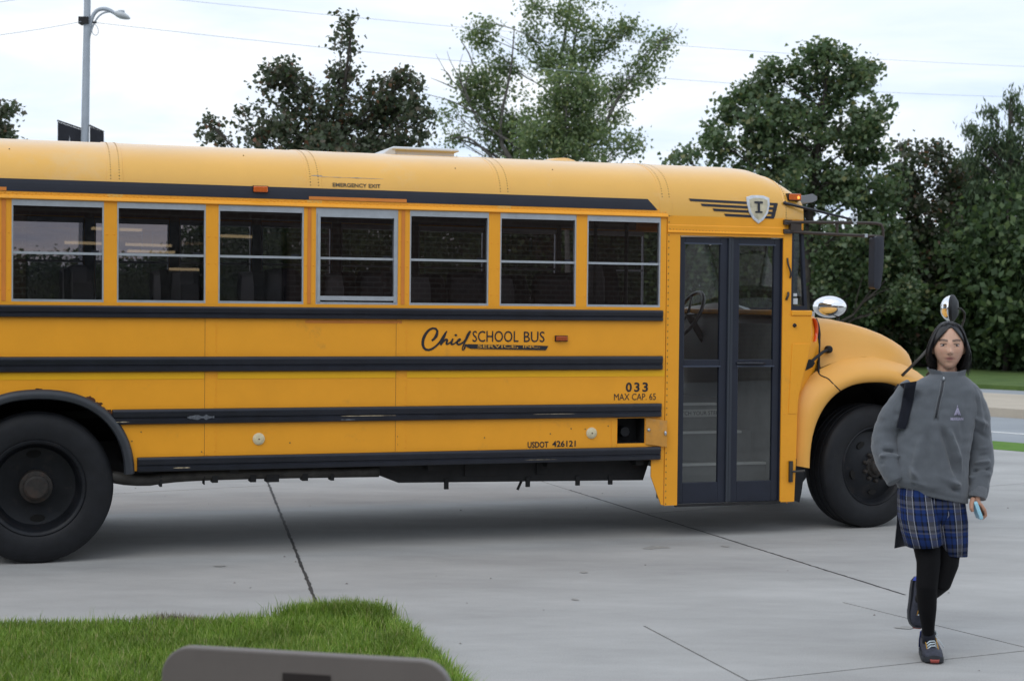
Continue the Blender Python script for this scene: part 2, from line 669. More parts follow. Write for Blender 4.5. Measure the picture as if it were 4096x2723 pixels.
drive = MB()
D0 = [(-34, -8), (26, -8), (26, 2), (11.2, 14.04), (6.25, 19.2), (5.3, 20.18), (-3, 28.85), (-34, 50)]
drive.add([(x, y, -0.022) for x, y in D0], [tuple(range(len(D0)))])
driveway = drive.build('driveway', M['joint'])
tag(driveway, 'broad pale concrete driveway of large slabs under the bus', 'driveway', None, 'structure')

LA = ((-1.06, 8.87), (1.31, -6.53))
LB = ((2.40, 9.59), (2.01, -5.68))
LT = ((2.40, 9.59), (1.67, 1.00))
LC = ((0.73, 8.60), (0.34, -1.10))
LD = ((1.97, 9.33), (0.68, -1.17))
LE = ((1.13, 7.36), (1.50, 0.70))
LF = ((4.63, 15.45), (0.48, 0.31))


def slab(*cuts, skip=None, gap=0.007):
    p = D0
    for ln, s in cuts:
        p = clip(p, ln[0], ln[1], s)
        if len(p) < 3:
            return
    p = inset(p, gap, skip)
    if len(p) < 3:
        return
    b = MB()
    b.prism(p, 'z', -0.12, 0.0)
    b.build('slab', M['concrete'], driveway)


def par(ln, off):
    d = Vector(ln[1]).normalized()
    return ((ln[0][0] - d.y * off, ln[0][1] + d.x * off), ln[1])


# directions run towards the camera (A, B, C, D) or to the right (T, E, F); +1 keeps the left-hand side
LA2 = par(LA, -3.6)
LA3 = par(LA, -7.4)
LB2 = par(LB, 4.2)
LT0 = par(LT, 11.5)
slab((LA, -1), (LA2, 1), (LE, 1), (par(LT, 7), -1))
slab((LA, -1), (LA2, 1), (LE, 1), (par(LT, 7), 1))
slab((LA2, -1), (LA3, 1), (LE, 1), (par(LT, 7), -1))
slab((LA2, -1), (LA3, 1), (LE, 1), (par(LT, 7), 1))
slab((LA3, -1), (LE, 1))
slab((LA, 1), (LB, -1), (LT, 1), (par(LT, 8.2), -1), (LC, 1), skip=[LT, LC])
slab((LA, 1), (LB, -1), (LT, 1), (par(LT, 8.2), -1), (LC, -1), skip=[LC, LT])
slab((LA, 1), (LB, -1), (par(LT, 8.2), 1))
slab((LA, 1), (LT, -1), (LC, -1), (LE, 1), skip=[LT])
slab((LB, 1), (LT, 1), (LF, -1), skip=[LT])
slab((LB, 1), (LF, 1))
slab((LC, 1), (LT, -1), (LD, -1), (LE, 1), skip=[LT])
slab((LD, 1), (LT, -1), (LE, 1), skip=[LT])
slab((LE, -1), (LC, -1), (par(LE, -6), 1))
slab((LE, -1), (LC, 1), (par(LE, -6), 1))
slab((par(LE, -6), -1))


M['tar'] = mat('joint sealant', (0.045, 0.043, 0.042), .8, var=.5, vscale=14)


def sealant(p0, p1, w, seed):
    """Ragged dark filler squeezed out along a joint."""
    rr = random.Random(seed)
    p0, p1 = Vector((*p0, 0)), Vector((*p1, 0))
    d = (p1 - p0).normalized()
    nr = Vector((-d.y, d.x, 0))
    n_ = int((p1 - p0).length / .05)
    vs = []
    for i in range(n_ + 1):
        c_ = p0.lerp(p1, i / n_) + nr * rr.uniform(-.004, .004)
        wa, wb_ = w * rr.uniform(.3, .75), w * rr.uniform(.3, .75)
        vs += [(c_.x + nr.x * wa, c_.y + nr.y * wa, .0012), (c_.x - nr.x * wb_, c_.y - nr.y * wb_, .0012)]
    b = MB()
    b.add(vs, [(2 * i, 2 * i + 1, 2 * i + 3, 2 * i + 2) for i in range(n_)])
    b.build('joint_sealant', M['tar'], driveway)


sealant((-2.40, 15.55), (-0.95, 8.32), .020, 1)
sealant((0.55, 14.82), (2.40, 9.59), .017, 2)


def stain(x, y, rx, ry, z, m, seed):
    rnd = random.Random(seed)
    b = MB()
    pts = []
    for k in range(18):
        a = 2 * math.pi * k / 18
        q = 1 + rnd.uniform(-0.28, 0.28)
        pts.append((x + rx * q * math.cos(a), y + ry * q * math.sin(a), z))
    b.add(pts, [tuple(range(18))])
    return b.build('stain', m, driveway)


M['stain'] = mat('oil stain', (0.305, 0.298, 0.282), 0.7, var=0.25, vscale=20)
for k, (px, py, w, h) in enumerate([(1515, 1260, 24, 3.0), (1495, 1263, 14, 1.8), (1670, 1258, 9, 1.8), (1345, 1318, 9, 2.0), (1325, 1381, 8, 2.2), (2086, 1446, 22, 3.0), (505, 1304, 13, 1.6)]):
    d = at(px, py, 10)
    t = 1.75 / (1.75 - d.z)
    c = Vector((d.x * t, 10 * t))
    s = c.y / 3658
    stain(c.x, c.y, w * s, h * s * c.y / 1.75, 0.0018 + 0.0003 * k, M['stain'], k)

# leaf crumbs scattered over the slabs
lc = MB()
rnd = random.Random(3)
for k in range(60):
    x, y = rnd.uniform(-3.5, 7), rnd.uniform(7.5, 15)
    s = rnd.uniform(0.004, 0.012)
    a = rnd.uniform(0, 6.28)
    lc.add([(x + s * math.cos(a), y + s * math.sin(a), 0.004), (x + s * 0.5 * math.cos(a + 1.6), y + s * 0.5 * math.sin(a + 1.6), 0.009), (x - s * math.cos(a), y - s * math.sin(a), 0.004), (x - s * 0.5 * math.cos(a + 1.6), y - s * 0.5 * math.sin(a + 1.6), 0.007)], [(0, 1, 2, 3)])
tag(lc.build('leaf_litter', mat('dry leaf', (0.10, 0.06, 0.03), 0.8, island=[(0, (0.10, 0.05, 0.03)), (0.6, (0.05, 0.04, 0.025)), (1, (0.42, 0.41, 0.38))])), 'tiny dry leaf crumbs scattered on the driveway slabs', 'leaf litter', None, 'stuff')

# ------------------------------------------------------------------ front lawn
LAWN = [(-7, 7.9), (-4.2, 8.10), (-2.77, 8.20), (-2.32, 8.26), (-1.79, 8.33), (-1.3, 8.46), (-0.98, 8.62), (-0.76, 8.63), (-0.54, 8.29), (-0.39, 7.78), (-0.23, 7.16), (0.1, 6.2), (0.5, 5.0), (0.9, 3.2), (-7, 3.2)]
b = MB()
b.prism(LAWN, 'z', -0.1, 0.03)
tag(b.build('lawn', M['soil']), 'green front lawn with a rounded corner beside the driveway', 'lawn', None, 'structure')


def inside(x, y, poly):
    c = False
    j = len(poly) - 1
    for i in range(len(poly)):
        if (poly[i][1] > y) != (poly[j][1] > y) and x < (poly[j][0] - poly[i][0]) * (y - poly[i][1]) / (poly[j][1] - poly[i][1]) + poly[i][0]:
            c = not c
        j = i
    return c


M['grass'] = mat('grass blade', (0.08, 0.16, 0.02), 0.55, spec=0.3, var=0.32, vscale=3.0, island=[(0.0, (0.085, 0.165, 0.020)), (0.4, (0.165, 0.275, 0.036)), (0.72, (0.235, 0.345, 0.060)), (0.92, (0.33, 0.38, 0.12)), (1.0, (0.46, 0.40, 0.22))])
leafy(M['grass'], 0.35, 1.4)
rnd = random.Random(11)
gb = MB()


def blade(x, y, z, h, w, lean, a):
    dx, dy = math.cos(a), math.sin(a)
    px, py = -dy * w / 2, dx * w / 2
    m1 = (x + dx * lean * 0.35, y + dy * lean * 0.35, z + h * 0.6)
    tp = (x + dx * lean, y + dy * lean, z + h)
    gb.add([(x - px, y - py, z), (x + px, y + py, z), (m1[0] + px * 0.8, m1[1] + py * 0.8, m1[2]), (m1[0] - px * 0.8, m1[1] - py * 0.8, m1[2]), tp], [(0, 1, 2, 3), (3, 2, 4)])


n = 0
while n < 90000:
    x, y = rnd.uniform(-4.6, 0.3), rnd.uniform(6.6, 9.0)
    if not inside(x, y, LAWN):
        continue
    n += 1
    q = noise.noise(Vector((x * 2.2, y * 2.2, 0)))
    if noise.noise(Vector((x * 5, y * 5, 4))) < -0.25 and rnd.random() < 0.7:
        continue
    h = (0.040 + 0.018 * q + rnd.random() * 0.028) * (1.0 if rnd.random() > 0.02 else 1.6)
    blade(x, y, 0.028, h, rnd.uniform(0.0028, 0.0055), h * rnd.uniform(0.15, 0.9), rnd.uniform(0, 6.283))
# shaggier tufts along the edge, leaning over the slabs
for i in range(len(LAWN) - 4):
    a, c = Vector(LAWN[i]), Vector(LAWN[i + 1])
    e = (c - a)
    nr = Vector((-e.y, e.x)).normalized()
    for k in range(int(e.length * 620)):
        p = a + e * rnd.random()
        if p.x < -4.8:
            continue
        q = 0.5 + 0.5 * noise.noise(Vector((p.x * 4, p.y * 4, 2)))
        off = rnd.uniform(-0.10, 0.04)
        h = rnd.uniform(0.04, 0.085) * (0.6 + 0.7 * q)
        blade(p.x + nr.x * off, p.y + nr.y * off, 0.015, h, rnd.uniform(0.003, 0.006), h * rnd.uniform(0.2, 1.0), math.atan2(nr.y, nr.x) + rnd.gauss(0, 0.9))
# the bushy corner and the few long stray blades
for k in range(3800):
    cx, cy = rnd.choice([(-1.03, 8.58), (-0.93, 8.62), (-0.84, 8.62), (-0.76, 8.56), (-1.13, 8.52)])
    x, y = rnd.gauss(cx, 0.07), rnd.gauss(cy, 0.06)
    h = rnd.uniform(0.06, 0.115)
    blade(x, y, 0.02, h, rnd.uniform(0.003, 0.006), h * rnd.uniform(0.1, 0.8), rnd.uniform(0, 6.283))
for px, h, ln in [(1150, .10, .04), (1140, .08, -.03), (1165, .09, .03), (1245, .12, .01), (1250, .09, -.01), (1290, .12, .09), (1300, .13, .07), (1180, .07, .02), (780, .08, .05), (440, .10, .02), (200, .07, .03), (975, .06, .02)]:
    x = (px / 2359 * 2000 - 2048) / FPX * 8.5
    for j in range(3):
        blade(x + rnd.uniform(-.012, .012), 8.45, 0.02, h * rnd.uniform(0.85, 1.1), 0.007, ln + rnd.uniform(-.01, .01), 0.0)
tag(gb.build('grass', M['grass'], fix=False), 'short bright green grass blades of the front lawn', 'grass', None, 'stuff')

wd = MB()
for k in range(900):
    x, y = rnd.gauss(-1.80, 0.13), rnd.gauss(8.42, 0.035)
    h = rnd.uniform(0.02, 0.06) * (1 - min(1, abs(x + 1.80) / 0.4) * 0.7)
    a = rnd.uniform(0, 6.28)
    w = rnd.uniform(0.003, 0.007)
    wd.add([(x, y, 0.03), (x + w * math.cos(a), y + w * math.sin(a), 0.03), (x + 0.03 * math.cos(a + 1), y + 0.03 * math.sin(a + 1), 0.03 + h)], [(0, 1, 2)])
tag(wd.build('weed', mat('dry weed', (0.16, 0.14, 0.09), 0.9, island=[(0, (0.10, 0.12, 0.05)), (0.5, (0.20, 0.16, 0.11)), (1, (0.28, 0.23, 0.17))]), fix=False), 'low brownish dried weed patch at the back edge of the lawn', 'weed', None, 'stuff')

# ------------------------------------------------------------------ board in the foreground
M['board'] = mat('grey brown board', (0.150, 0.132, 0.122), 0.42, var=0.08, vscale=3, bump=0.08, bscale=220, dirt=(0.115, 0.10, 0.095), dscale=5, dthr=0.62)
M['slot'] = mat('dark slot', (0.022, 0.016, 0.015), 0.8)
bw, bh, br = 0.386, 0.64, 0.08
bd = empty('sign_board', (-0.518, 4.02, 0.0), R(-12))
pts = []
for cx, cz, a0 in [(bw - br, 0.855 - br, 0), (-bw + br, 0.855 - br, 90), (-bw + 0.03, 0.25, 180), (bw - 0.03, 0.25, 270)]:
    r_ = br if cz > 0.5 else 0.03
    for k in range(9):
        a = R(a0 + 90 * k / 8)
        pts.append((cx + r_ * math.cos(a), cz + r_ * math.sin(a)))
b = MB()
b.prism(pts, 'y', -0.017, 0.017)
panel = bevel(b.build('panel', M['board'], bd), 0.006, 3)
b = MB()
b.box(-0.054, 0.074, -0.0195, -0.0165, 0.71, 0.804)
b.build('slot', M['slot'], bd)
for x in (-0.28, 0.28):
    b = MB()
    b.box(x - 0.02, x + 0.02, -0.012, 0.012, 0.0, 0.26)
    b.build('leg', M['board'], bd)
tag(bd, 'grey brown rounded board with a dark rectangular slot standing before the lawn', 'board')

# ------------------------------------------------------------------ street lamp, banners, wires
M['pole'] = mat('grey steel pole', (0.36, 0.40, 0.45), 0.5, 0.3, var=0.1, vscale=3)
M['wire'] = mat('wire', (0.42, 0.46, 0.52), 0.6)
M['banner'] = mat('navy banner cloth', (0.012, 0.014, 0.022), 0.8, var=0.2, vscale=6)
M['banner_blue'] = mat('blue banner cloth', (0.05, 0.12, 0.42), 0.8)
M['lens_grey'] = mat('lamp lens', (0.45, 0.48, 0.5), 0.3)
PY = 36.0
pt = at(202, -60, PY)
pb = at(194, 420, PY)
base = pb + (pb - pt) * ((pb.z + 0.1) / (pt.z - pb.z))
lamp = empty('street_lamp', base)
tag(lamp, 'tall grey street lamp with curved arm rising behind the bus', 'street lamp')


def lp(x, y, dy=0.0):
    return at(x, y, PY + dy) - base


b = MB()
b.tube([(0, 0, 0), lp(194, 420), lp(201, 20), lp(202, -60)], [0.13, 0.095, 0.075, 0.072], 14)
b.build('pole', M['pole'], lamp, True, auto=40)
b = MB()
b.tube(smooth_path([lp(203, 85), lp(207, 62), lp(212, 40), lp(222, 24), lp(240, 20), lp(255, 25), lp(268, 34)], 18), [0.045] * 16 + [0.038, 0.036], 8)
b.tube(smooth_path([lp(205, 95), lp(208, 78), lp(216, 55), lp(228, 36), lp(243, 28), lp(256, 28)], 14), 0.02, 6)
b.build('arm', M['pole'], lamp, True)
hd = [(264, 32, .05, .07), (270, 33, .10, .11), (278, 35, .12, .14), (288, 38, .10, .13), (296, 41, .06, .08), (300, 43, .015, .02)]
b = MB()
b.loft([[lp(x, y) + Vector((0, w * math.cos(2 * math.pi * k / 12), h * 0.75 * math.sin(2 * math.pi * k / 12))) for k in range(12)] for x, y, h, w in hd])
hdo = b.build('lamp_head', M['lens_grey'], lamp, True)
b = MB()
p = lp(280, 30)
b.box(p.x - .06, p.x + .06, -.05, .05, p.z - .02, p.z + .05)
b.build('photocell', M['pole'], hdo)
b = MB()
p = lp(197, 49)
b.box(p.x - .13, p.x + .09, p.y - .13, p.y + .13, p.z - .08, p.z + .08)
b.box(p.x + .1, p.x + .25, p.y - .02, p.y + .02, p.z - .05, p.z - .01)
b.build('wire_clamp', M['under'], lamp)
b = MB()
b.tube(smooth_path([lp(213, 53), lp(222, 58), lp(228, 72), lp(224, 83), lp(214, 80), lp(212, 72)], 14), 0.009, 5)
b.build('slack_cable', M['wire'], lamp)
for (xa, ya, xb, yb) in [(132, 278, 191, 298), (206, 289, 239, 304)]:
    b = MB()
    b.tube([lp(xa, ya), lp(xb, yb)], 0.022, 6)
    b.build('banner_rod', M['under'], lamp)


def banner(q, xb, m, label, deco):
    """Cloth hung from its rod; q: the two top corners in the view."""
    a, c = at(*q[0], PY), at(*q[1], PY)
    o = empty('banner', a)
    b = MB()
    n_ = 8
    f, bk = [], []
    for i in range(n_ + 1):
        t = i / n_
        p = (c - a) * t
        w_ = 0.02 * math.sin(t * 7)
        f.append([(p.x, w_ - 0.006, p.z - 0.02), (p.x, w_ * 1.3 - 0.006, p.z - 1.5)])
        bk.append([(p.x, w_ + 0.006, p.z - 0.02), (p.x, w_ * 1.3 + 0.006, p.z - 1.5)])
    b.loft([[r[0], r[1], s[1], s[0]] for r, s in zip(f, bk)])
    b.build('cloth', m, o)
    deco(o, c - a)
    tag(o, label, 'banner', 'banners on the street lamp')


def spire(o, d):
    b = MB()
    cx = d.x * 0.5
    z = d.z * 0.5 - 0.24
    for dx, w_, h in ((0, 0.05, 0.0), (-0.09, 0.045, 0.16), (0.08, 0.05, 0.2), (-0.01, .09, .3)):
        b.add([(cx + dx - w_, -0.035, z - 0.75), (cx + dx + w_, -0.035, z - 0.75), (cx + dx + w_ * .3, -0.035, z - h * 0.6 - .1), (cx + dx, -0.035, z - h)], [(0, 1, 2, 3)])
    b.build('emblem', mat('pale emblem', (0.42, 0.44, 0.48), 0.8, var=0.3, vscale=20), o)


def blue_half(o, d):
    b = MB()
    b.add([(d.x * .02, -.03, -.46), (d.x * .98, -.03, d.z - .34), (d.x * .98, -.03, d.z - 1.45), (d.x * .02, -.03, -1.45)], [(0, 1, 2, 3)])
    b.build('blue_field', M['banner_blue'], o)


banner(((133, 279), (189, 298)), 0, M['banner'], 'navy banner with a pale spire emblem on the lamp post', spire)
banner(((207, 290), (239, 304)), 0, M['banner'], 'narrow navy banner with a bright blue lower field on the lamp post', blue_half)


def wire(p0, p1, sag, label, r=0.006):
    b = MB()
    pts = []
    for i in range(25):
        t = i / 24
        p = p0.lerp(p1, t)
        p.z -= sag * 4 * t * (1 - t)
        pts.append(p)
    b.tube(pts, r, 5)
    o = b.build('overhead_wire', M['wire'])
    tag(o, label, 'wire', 'overhead wires')


wire(at(-180, 100, 30), at(194, 49, PY), 0.05, 'overhead wire running off from the lamp pole past the left edge')
wire(at(205, 51, PY), at(2450, 226, 62), 0.35, 'lower overhead wire from the lamp pole across the trees')
wire(at(380, -3, 42), at(2450, 157, 68), 0.25, 'upper overhead wire above the trees, not touching the lamp pole')
wire(at(-60, 14, 34), at(90, -8, 34), 0.0, 'short overhead wire cutting the top left corner of the sky', 0.006)
# ------------------------------------------------------------------ trees
M['bark'] = mat('dark bark', (0.045, 0.038, 0.032), 0.9, var=0.4, vscale=6, bump=0.6, bscale=25)
M['bark_grey'] = mat('grey bark', (0.10, 0.092, 0.085), 0.9, var=0.3, vscale=6, bump=0.5, bscale=25)
M['maple'] = leafy(mat('maple leaf', (0.05, 0.06, 0.03), 0.42, spec=0.5, island=[(0.0, (0.042, 0.062, 0.034)), (0.5, (0.074, 0.096, 0.056)), (0.8, (0.100, 0.106, 0.076)), (0.95, (0.130, 0.105, 0.078)), (1.0, (0.24, 0.095, 0.05))]), .35)
M['maple_green'] = leafy(mat('green maple leaf', (0.05, 0.07, 0.03), 0.42, spec=0.5, island=[(0.0, (0.057, 0.100, 0.049)), (0.5, (0.108, 0.159, 0.081)), (0.85, (0.155, 0.203, 0.111)), (1.0, (0.189, 0.189, 0.074))]), .35)  # far leaf greens, here and below, are lightened in place of distance haze
M['light_leaf'] = leafy(mat('light green leaf', (0.10, 0.16, 0.05), 0.5, spec=0.5, island=[(0.0, (0.095, 0.140, 0.070)), (0.5, (0.150, 0.205, 0.105)), (0.85, (0.200, 0.250, 0.130)), (1.0, (0.25, 0.26, 0.11))]), .48)  # paler still: haze against the sky is put into the green
M['cedar'] = leafy(mat('cedar spray', (0.04, 0.06, 0.03), 0.6, spec=0.3, island=[(0.0, (0.047, 0.078, 0.044)), (0.6, (0.086, 0.130, 0.072)), (1.0, (0.143, 0.182, 0.094))]), .3)
M['dark_leaf'] = leafy(mat('dark wood leaf', (0.03, 0.05, 0.02), 0.5, spec=0.3, island=[(0.0, (0.037, 0.065, 0.030)), (0.7, (0.075, 0.119, 0.055)), (1.0, (0.138, 0.188, 0.075))]), .3)  # dark green of the wood itself

STAR = [(0, -0.45), (0.22, -0.30), (0.55, -0.34), (0.40, -0.05), (0.62, 0.22), (0.26, 0.20), (0.0, 0.62), (-0.26, 0.20), (-0.62, 0.22), (-0.40, -0.05), (-0.55, -0.34), (-0.22, -0.30)]
KITE = [(0, -0.5), (0.34, 0.05), (0, 0.5), (-0.34, 0.05)]
MAPLE = [(0, -0.42), (0.50, -0.08), (0.0, 0.55), (-0.50, -0.08)]
SLIM = [(0, -0.5), (0.14, 0.0), (0, 0.55), (-0.14, 0.0)]


class Leaves:
    def __init__(s, seed):
        s.r = np.random.RandomState(seed)
        s.P, s.S = [], []

    def clumps(s, c, r, n, per, cr, size, hollow=0.45, flat=0.7, gap=-2.0, gs=1.3):
        """n clumps of leaves through an ellipsoid, more of them near its skin."""
        c, r = np.array(c), np.array(r)
        d = s.r.normal(size=(n, 3))
        d /= np.linalg.norm(d, axis=1)[:, None]
        q = (hollow ** 3 + (1 - hollow ** 3) * s.r.rand(n)) ** (1 / 3)
        cc = c + d * q[:, None] * r
        # gaps: drop the clumps that fall into the hollows of a noise field
        if gap > -1:
            keep = np.array([noise.noise(Vector((p[0] * gs + 7.7, p[1] * gs, p[2] * gs + n))) > gap for p in cc])
            if keep.sum() > 2:
                cc = cc[keep]
                n = len(cc)
        k = s.r.poisson(per, n)
        idx = np.repeat(np.arange(n), k)
        o = s.r.normal(size=(len(idx), 3)) * cr * np.array([1, 1, flat])
        s.P.append(cc[idx] + o)
        s.S.append(size * s.r.uniform(0.65, 1.3, len(idx)))
        return cc

    def build(s, name, m, parent, shape, droop=0.5, fold=0.25, up=False):
        P = np.concatenate(s.P)
        S = np.concatenate(s.S)
        n = len(P)
        if up:     # leaves that point upward
            ax = s.r.normal(size=(n, 3)) * 0.45 + np.array([0, 0, 1.0])
        else:
            ax = s.r.normal(size=(n, 3)) + np.array([0, 0, -droop])
        ax /= np.linalg.norm(ax, axis=1)[:, None]
        nn = s.r.normal(size=(n, 3)) * 0.8 + (np.array([0, 0, 0.9]) if not up else 0)
        sd = np.cross(ax, nn)
        sd /= np.linalg.norm(sd, axis=1)[:, None] + 1e-9
        nn = np.cross(sd, ax)
        sh = np.array(shape)
        k = len(sh)
        V = P[:, None, :] + S[:, None, None] * (sh[None, :, 0:1] * sd[:, None, :] + sh[None, :, 1:2] * ax[:, None, :] + fold * np.abs(sh[None, :, 0:1]) * nn[:, None, :])
        me = bpy.data.meshes.new(name)
        me.vertices.add(n * k)
        me.vertices.foreach_set('co', V.reshape(-1).astype(np.float32))
        if k == 4:
            base = np.arange(n)[:, None] * 4
            loops = np.concatenate([base + np.array([[0, 1, 2, 3]])], 1).reshape(-1)
            cnt, per = n, 4
        else:
            half = k // 2 + 1
            a = list(range(0, half))
            c = [0] + list(range(half - 1, k))
            base = np.arange(n)[:, None] * k
            loops = np.concatenate([base + np.array([a]), base + np.array([c])], 1).reshape(-1)
            cnt, per = 2 * n, half
        me.loops.add(len(loops))
        me.loops.foreach_set('vertex_index', loops.astype(np.int32))
        me.polygons.add(cnt)
        me.polygons.foreach_set('loop_start', (np.arange(cnt) * per).astype(np.int32))
        me.polygons.foreach_set('loop_total', np.full(cnt, per, np.int32))
        me.materials.append(m)
        me.update(calc_edges=True)
        o = bpy.data.objects.new(name, me)
        COL.objects.link(o)
        o.parent = parent
        return o


def limb(b, p0, p1, r0, r1, rnd, bend=0.12, n=7):
    p0, p1 = Vector(p0), Vector(p1)
    l = (p1 - p0).length
    o = Vector((rnd.uniform(-1, 1), rnd.uniform(-1, 1), rnd.uniform(-.2, .8))) * l * bend
    pts, rr = [], []
    for i in range(n):
        t = i / (n - 1)
        w = Vector((rnd.uniform(-1, 1), rnd.uniform(-1, 1), rnd.uniform(-1, 1))) * l * 0.018
        pts.append(p0.lerp(p1, t) + o * math.sin(math.pi * t) + w)
        rr.append(r0 + (r1 - r0) * t)
    b.tube(pts, rr, 6, mi=0)
    return pts


def tree(name, label, cat, foot, blobs, leaf, bark, shape, size, dens, per, cr, seed, group=None, trunk_r=0.16, hollow=0.45, limbs=None, depth=1.0, up=False, twigs=5, droop=0.5, gap=-2.0, gs=1.3):
    """blobs: (view x, view y, half width, half height, depth, depth shift) in the 2359 px view."""
    rnd = random.Random(seed)
    t = empty(name, foot)
    lv = Leaves(seed)
    b = MB()
    Y = foot[2] if len(foot) > 3 else foot[1]
    tops = []
    cs = []
    for bl in blobs:
        x, y, rx, ry = bl[:4]
        dy = bl[4] if len(bl) > 4 else rnd.uniform(-0.5, 0.5)
        c = at(x, y, foot[1] + dy)
        s = c.y / 3658
        rad = (rx * s, max(rx, ry) * s * depth * (0.9 if ry < 2.5 * rx else 0.45), ry * s)
        vol = rx * ry * s * s
        n = max(3, int(dens * vol))
        c = c - Vector(foot)
        cc = lv.clumps(c, rad, n, per, cr, size, hollow, gap=gap, gs=gs)
        cs.append((c, rad, cc))
    top = max(c.z for c, _, _ in cs)
    trunk = []
    topc = max(cs, key=lambda q: q[0].z)[0]
    H_ = topc.z
    for i in range(12):
        u = i / 11
        trunk.append(Vector((topc.x * u ** 2 + 0.1 * math.sin(u * 5 + seed), topc.y * u ** 2 + 0.1 * math.cos(u * 4 + seed), H_ * u)))
    b.tube(trunk, [trunk_r * (1 - 0.85 * i / 11) for i in range(12)], 8)
    for c, rad, cc in cs:
        z0 = max(0.5, c.z - max(0.9, math.hypot(c.x, c.y) * 0.9))
        u = min(0.95, z0 / H_)
        p0 = trunk[int(u * 11)].lerp(trunk[min(11, int(u * 11) + 1)], u * 11 - int(u * 11))
        r_ = max(0.016, trunk_r * 0.36 * (1 - 0.75 * u))
        path = limb(b, p0, c, r_, r_ * 0.35, rnd)
        for k in range(min(twigs, len(cc))):
            limb(b, path[rnd.randint(3, 6)], cc[rnd.randrange(len(cc))], r_ * 0.35, 0.006, rnd, 0.1, 5)
    if limbs:
        limbs(b, Vector(foot), rnd)
    b.build('trunk', bark, t, True, fix=False)
    lv.build('crown', leaf, t, shape, up=up, droop=droop)
    tag(t, label, cat, group)
    return t


def foot(px, Y):
    p = at(px, 700, Y)
    return (p.x, Y, -0.02)


# the reddish maple behind the middle of the bus
tree('maple_tree', 'bronze green maple with a pointed top behind the middle of the bus', 'tree', foot(770, 30),
     [(800, 62, 9, 16), (792, 108, 26, 28), (800, 155, 44, 34), (808, 205, 72, 40), (640, 158, 36, 20), (655, 200, 46, 34), (700, 235, 90, 40), (800, 262, 120, 48), (890, 235, 66, 52), (935, 190, 34, 30), (945, 270, 52, 48), (610, 275, 58, 38), (582, 310, 48, 34), (480, 290, 13, 16), (495, 318, 26, 16), (680, 300, 110, 42), (830, 320, 150, 44), (740, 345, 180, 50), (870, 380, 150, 60), (650, 385, 120, 50)],
     M['maple'], M['bark'], MAPLE, 0.092, 150, 40, 0.12, 21, 'trees beyond the driveway', 0.12, 0.3, depth=.75, gap=-.05, gs=2.3)

# its neighbour at the left edge
tree('maple_tree', 'dark maple just entering the picture at the left edge', 'tree', foot(-60, 34),
     [(2, 275, 20, 22), (24, 248, 7, 12), (-34, 290, 50, 50), (-70, 250, 70, 60), (0, 310, 26, 24), (-60, 340, 90, 60)],
     M['maple'], M['bark'], MAPLE, 0.10, 140, 36, 0.13, 22, 'trees beyond the driveway', 0.12, 0.3, gap=.02, gs=2.1)


def big_limbs(b, f, rnd):
    Y = f.y
    V = lambda x, y, d=0: at(x, y, Y + d) - f
    def br(pts, r0, r1, d=0):
        p = smooth_path([V(x, y, d) for x, y in pts], 16)
        b.tube(p, [(r0 + (r1 - r0) * i / 15) * .52 for i in range(16)], 7)
    br([(1252, 640), (1225, 500), (1180, 400), (1140, 355), (1090, 330), (1060, 322)], .26, .06)
    br([(1225, 520), (1190, 430), (1140, 370), (1110, 340), (1075, 312), (1040, 320)], .20, .05, -.5)
    br([(1262, 640), (1250, 480), (1170, 340), (1125, 250), (1105, 190), (1080, 120), (1060, 90)], .24, .03, .5)
    br([(1235, 500), (1175, 360), (1150, 330), (1155, 260), (1170, 200), (1180, 140), (1185, 60)], .22, .03, -.6)
    br([(1262, 600), (1275, 400), (1280, 300), (1285, 180), (1300, 90), (1312, 20), (1318, -40)], .30, .06, .4)
    br([(1275, 460), (1335, 350), (1390, 300), (1420, 230), (1450, 190), (1490, 140), (1520, 105), (1545, 75)], .24, .02, -.3)
    br([(1450, 190), (1447, 160), (1440, 140)], .08, .02, -.3)
    br([(1400, 300), (1425, 255), (1440, 240), (1460, 236)], .08, .02, .2)
    br([(1265, 560), (1330, 430), (1400, 360), (1440, 325), (1455, 300)], .16, .03, .6)
    br([(1180, 330), (1130, 300), (1090, 250), (1060, 235)], .10, .02, -.8)
    # bare dead branches on the left flank
    for q in ([(1110, 300), (1070, 215), (1035, 180), (1012, 140), (1004, 125)], [(1085, 235), (1060, 190), (1058, 150), (1066, 125)], [(1095, 260), (1040, 232), (1000, 222), (975, 215)], [(1072, 215), (1050, 165), (1036, 140), (1030, 118)], [(1050, 205), (1018, 190), (992, 180)], [(1080, 240), (1070, 200), (1082, 160), (1090, 130)], [(1040, 185), (1030, 165), (1014, 160)]):
        br(q, .055, .012, -1.0)
    for q in ([(1240, 20), (1225, -5)], [(1110, 70), (1075, 70), (1062, 58)], [(1520, 100), (1552, 70), (1560, 55)], [(1530, 90), (1560, 85), (1572, 70)]):
        br(q, .04, .012)


